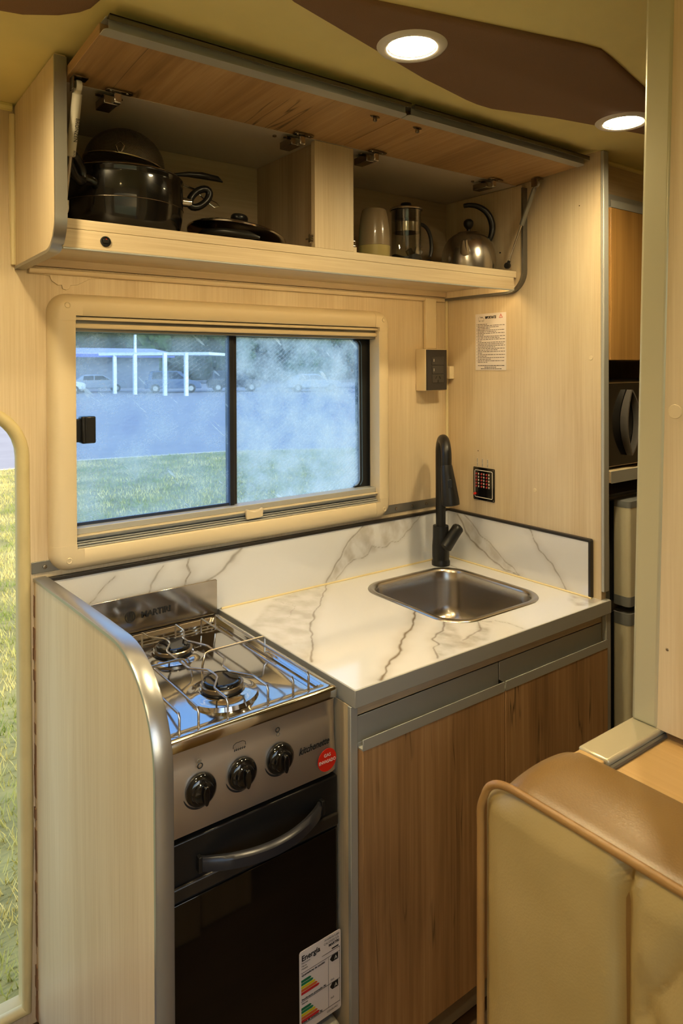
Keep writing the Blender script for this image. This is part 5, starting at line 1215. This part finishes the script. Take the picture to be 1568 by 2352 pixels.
gm.vertices.add(len(G_)); gm.vertices.foreach_set('co', G_.ravel()); gm.loops.add(len(G_)); gm.loops.foreach_set('vertex_index', np.arange(len(G_)))
gm.polygons.add(nt_); gm.polygons.foreach_set('loop_start', np.arange(0,len(G_),3)); gm.polygons.foreach_set('loop_total', np.full(nt_,3)); gm.update(); gm.validate(); gm.materials.append(mGrass)
go = bpy.data.objects.new('grass', gm); COL.objects.link(go); tag(go, 'short yellow green grass on the lawn outside the door and window', 'grass', kind='stuff')

mPost = plain('white_painted_steel', srgb(224,224,222), .5)
sh = empty('parking_shelter', (19.0,48.0,GZ-.05), 'white flat parking shelter on slim posts across the road', 'shelter')
for x, y in ((16.9,52.5),(17.5,49.8),(18.4,46.3),(19.4,44.9)): MB().box(x-.12,x+.12,y-.12,y+.12,GZ-.05,2.45).build('post', mPost, sh)
ro = MB(); A = Vector((15.9,53.2,0)); B = Vector((22.4,47.4,0)); dv = (B-A).normalized(); nv = Vector((-dv.y,dv.x,0))
q = [A, B, B+nv*5.5, A+nv*5.5]; ro.add([(p.x,p.y,2.36) for p in q]+[(p.x,p.y,2.58) for p in q], [(0,3,2,1),(4,5,6,7),(0,1,5,4),(1,2,6,5),(2,3,7,6),(3,0,4,7)]); ro.build('roof', mPost, sh)
bd = empty('long_building', (14,66,GZ-.05), 'long low building with a pale lavender roof behind the shelter', 'building')
MB().box(2,26,66,72,GZ-.05,2.55).build('wall', plain('dull_wall', srgb(104,112,128), .9), bd)
MB().add([(1,64.6,2.5),(27,64.6,2.5),(27,70,3.1),(1,70,3.1),(1,64.6,2.8),(27,64.6,2.8),(27,70,3.4),(1,70,3.4)], [(0,3,2,1),(4,5,6,7),(0,1,5,4),(1,2,6,5),(2,3,7,6),(3,0,4,7)]).build('roof', plain('lavender_roof', srgb(178,176,196), .6), bd)
MB().box(1,27,64.4,64.6,2.40,2.72).build('gutter', plain('blue_gutter', srgb(60,80,170), .5), bd)
random.seed(21)
leafd = plain('far_foliage', srgb(66,88,50), .9, var=.55, bscale=1.1, bump=.8); trunkm = plain('far_trunk', srgb(80,66,52), .9)
def tree(x, y, h, w, label):
    t = empty('tree', (x,y,GZ-.05), label, 'tree', 'trees behind the car park')
    MB().tube([(x,y,GZ-.05),(x+.1,y,h*.3),(x,y+.1,h*.6)], [.28,.22,.12], 8).build('trunk', trunkm, t)
    bm = bmesh.new()
    for k in range(9):
        a = random.random()*6.28; r = random.random()*w*.35; c = Vector((x+r*math.cos(a), y+r*math.sin(a), h*(.22+.62*random.random())))
        s_ = w*(.26+.16*random.random()); g = bmesh.ops.create_icosphere(bm, subdivisions=3, radius=s_)
        for vv in g['verts']:
            d = vv.co.normalized(); vv.co = c + vv.co*(1+.35*noise.noise((vv.co+c)*1.1)+.22*noise.noise((vv.co+c)*3.3))
    me = bpy.data.meshes.new('crown'); off = wl(t)
    for vv in bm.verts: vv.co -= off
    bm.to_mesh(me); bm.free(); me.materials.append(leafd); o = bpy.data.objects.new('crown', me); COL.objects.link(o); o.parent = t; return t
tl_ = ['broad dark tree at the far left of the view through the window','second dark tree from the left behind the long roof','third dark tree from the left behind the long roof','dark tree above the left shelter posts','dark tree above the right shelter posts','dark tree left of the window mullion','dark tree just right of the window mullion','dark tree in the middle of the right pane','lower dark tree right of the middle of the right pane','low dark tree at the right edge of the right pane']
for i in range(10):
    y = (88 if i % 2 else 80)-1.0*i; k = .25+.068*i
    tree(-1.49+(y+1.47)*k, y, 10.5 if i < 8 else (7.0 if i == 8 else 3.8), 6.2, tl_[i])
wd = bmesh.new()
for i in range(60):
    k = .15+.0125*i; y = 112-.45*i; c = Vector((-1.49+y*k, y, 1.5+random.random()*3.5 if i < 48 else .8+random.random()))
    g = bmesh.ops.create_icosphere(wd, subdivisions=3, radius=3.6)
    for vv in g['verts']: vv.co = c + Vector((vv.co.x,vv.co.y,vv.co.z*(1.35 if i < 48 else .5)))*(1+.35*noise.noise((vv.co+c)*.7)+.2*noise.noise((vv.co+c)*2.1))
for vv in wd.verts: vv.co.z = max(vv.co.z, GZ-.05)
me = bpy.data.meshes.new('woodland'); wd.to_mesh(me); wd.free(); me.materials.append(leafd); o = bpy.data.objects.new('woodland', me); COL.objects.link(o)
tag(o, 'continuous dark woodland far behind the car park', 'woodland', kind='stuff')
for i, (x, y, w_) in enumerate(((36,53,4.2),(42,49,4.2),(47,44,4.0))):
    b = empty('shrub', (x,y,GZ-.05), ['rounded shrub behind the parked cars, leftmost in the right pane','rounded shrub behind the parked cars, middle of the right pane','rounded shrub behind the parked cars, rightmost in the right pane'][i], 'shrub', 'shrubs behind the cars')
    bm = bmesh.new()
    for k in range(6):
        c = Vector((x+(k-2.5)*w_*.22, y+random.uniform(-.6,.6), GZ+1.1+random.random()*.7)); g = bmesh.ops.create_icosphere(bm, subdivisions=3, radius=w_*.30)
        for vv in g['verts']: vv.co = c + vv.co*(1+.35*noise.noise((vv.co+c)*1.3)+.2*noise.noise((vv.co+c)*4))
    for vv in bm.verts: vv.co -= wl(b); vv.co.z = max(vv.co.z, .0)
    me = bpy.data.meshes.new('foliage'); bm.to_mesh(me); bm.free(); me.materials.append(leafd); o = bpy.data.objects.new('foliage', me); COL.objects.link(o); o.parent = b
lp_ = empty('light_pole', (20.2,57,GZ-.05), 'slim pale lamp post rising behind the shelter roof', 'lamp post')
MB().tube([(20.2,57,GZ-.05),(20.2,57,4.0),(20.2,57,8.5)], [.14,.12,.08], 8).build('pole', mPost, lp_)
MB().box(20.1,21.4,56.9,57.1,8.45,8.6).build('lamp_head', mPost, lp_)
tyre = plain('tyre', srgb(24,24,26), .8); carg = plain('car_window', srgb(30,38,48), .1)
def car(x, y, ang, paint, suv, label):
    ca, sa = math.cos(ang), math.sin(ang)
    def T(p): return (x+p[0]*ca-p[1]*sa, y+p[0]*sa+p[1]*ca, GZ-.05+p[2])
    t = empty('car', (x,y,GZ-.05), label, 'car', 'parked cars across the road')
    H = 1.75 if suv else 1.45
    side = [(-2.15,.35),(-2.2,.75),(-2.1,.98 if suv else .9),(-1.9,1.05 if suv else .95)] + ([(-1.75,H-.06),(-1.5,H),(.35,H),(.65,H-.06),(1.15,1.08)] if suv else [(-1.35,H-.12),(-1.0,H),(.1,H),(.4,H-.08),(1.1,.98)]) + [(2.0,.88),(2.18,.75),(2.2,.35)]
    v = []; 
    for s_, ins in ((-1,1),(1,1)):
        for px_, pz_ in side:
            w = .88 - (.14*(pz_-1.0)/.6 if pz_ > 1.0 else 0); v.append(T((px_, s_*w, pz_)))
    n = len(side); tri = tessellate_polygon([[Vector((a,b,0)) for a,b in side]])
    f = [tuple(q) for q in tri]+[tuple(i+n for i in reversed(q)) for q in tri]+[(i,(i+1)%n,n+(i+1)%n,n+i) for i in range(n)]
    MB().add(v,f).build('car_body', paint, t, bevel=.05)
    gx0, gx1 = (-1.62,.95) if suv else (-1.25,.85); hi = H-.10
    wins = [[(gx0,1.10 if suv else 1.0),(gx0+.08,hi),(-.42,hi),(-.42,1.10 if suv else 1.0)],[(-.34,1.10 if suv else 1.0),(-.34,hi),(.30,hi),(gx1,1.10 if suv else 1.0)]]
    for s_ in (-1,1):
        for wn_ in wins:
            vv = [T((a, s_*(.885-(.14*(b-1.0)/.6)), b)) for a,b in wn_]+[T((a, s_*(.865-(.14*(b-1.0)/.6)), b)) for a,b in wn_]
            MB().add(vv,[(0,1,2,3),(7,6,5,4),(0,1,5,4),(1,2,6,5),(2,3,7,6),(3,0,4,7)]).build('side_window', carg, t)
        for wx in (-1.35,1.38):
            w_ = MB(); r_ = .36 if suv else .32; c = Vector((wx, s_*.80, r_)); vv = []
            for k in range(20):
                a = 2*math.pi*k/20
                for dy in (-.11,.11): vv.append(T((c.x+r_*math.cos(a), c.y+dy, c.z+r_*math.sin(a))))
            w_.add(vv, [(2*k,(2*k+2)%40,(2*k+3)%40,2*k+1) for k in range(20)]+[tuple(2*k for k in range(20)), tuple(2*k+1 for k in reversed(range(20)))])
            wo_ = w_.build('wheel', tyre, t); hb_ = MB(); vv = [T((c.x+r_*.55*math.cos(2*math.pi*k/12), c.y+s_*.125, c.z+r_*.55*math.sin(2*math.pi*k/12))) for k in range(12)]+[T((c.x+r_*.55*math.cos(2*math.pi*k/12), c.y+s_*.105, c.z+r_*.55*math.sin(2*math.pi*k/12))) for k in range(12)]
            hb_.add(vv, [tuple(range(12)), tuple(reversed(range(12,24)))]+[(k,(k+1)%12,12+(k+1)%12,12+k) for k in range(12)]).build('hubcap', alu_s, wo_)
cw = plain('car_white', srgb(215,218,222), .3, coat=.5); cdk = plain('car_dark_blue', srgb(70,88,120), .3, coat=.5); cg = plain('car_grey', srgb(160,166,176), .3, coat=.5); cb = plain('car_black', srgb(40,46,58), .3, coat=.5)
car(13.2,55.5,R(-10),cw,0,'white car at the far left of the car park, cut by the window frame')
car(17.2,57.5,R(-12),cg,0,'grey car between the first two shelter posts')
car(21.2,51.5,R(-20),cdk,1,'dark blue off-road car behind the third shelter post')
car(26.2,50.6,R(-22),cb,1,'black car right of the last shelter post')
car(30.9,45.8,R(-25),cg,0,'grey car just right of the window mullion')
car(34.6,41.0,R(-30),cb,0,'black car in the middle of the right pane')
car(38.4,36.6,R(-32),cw,0,'white car at the right of the right pane')
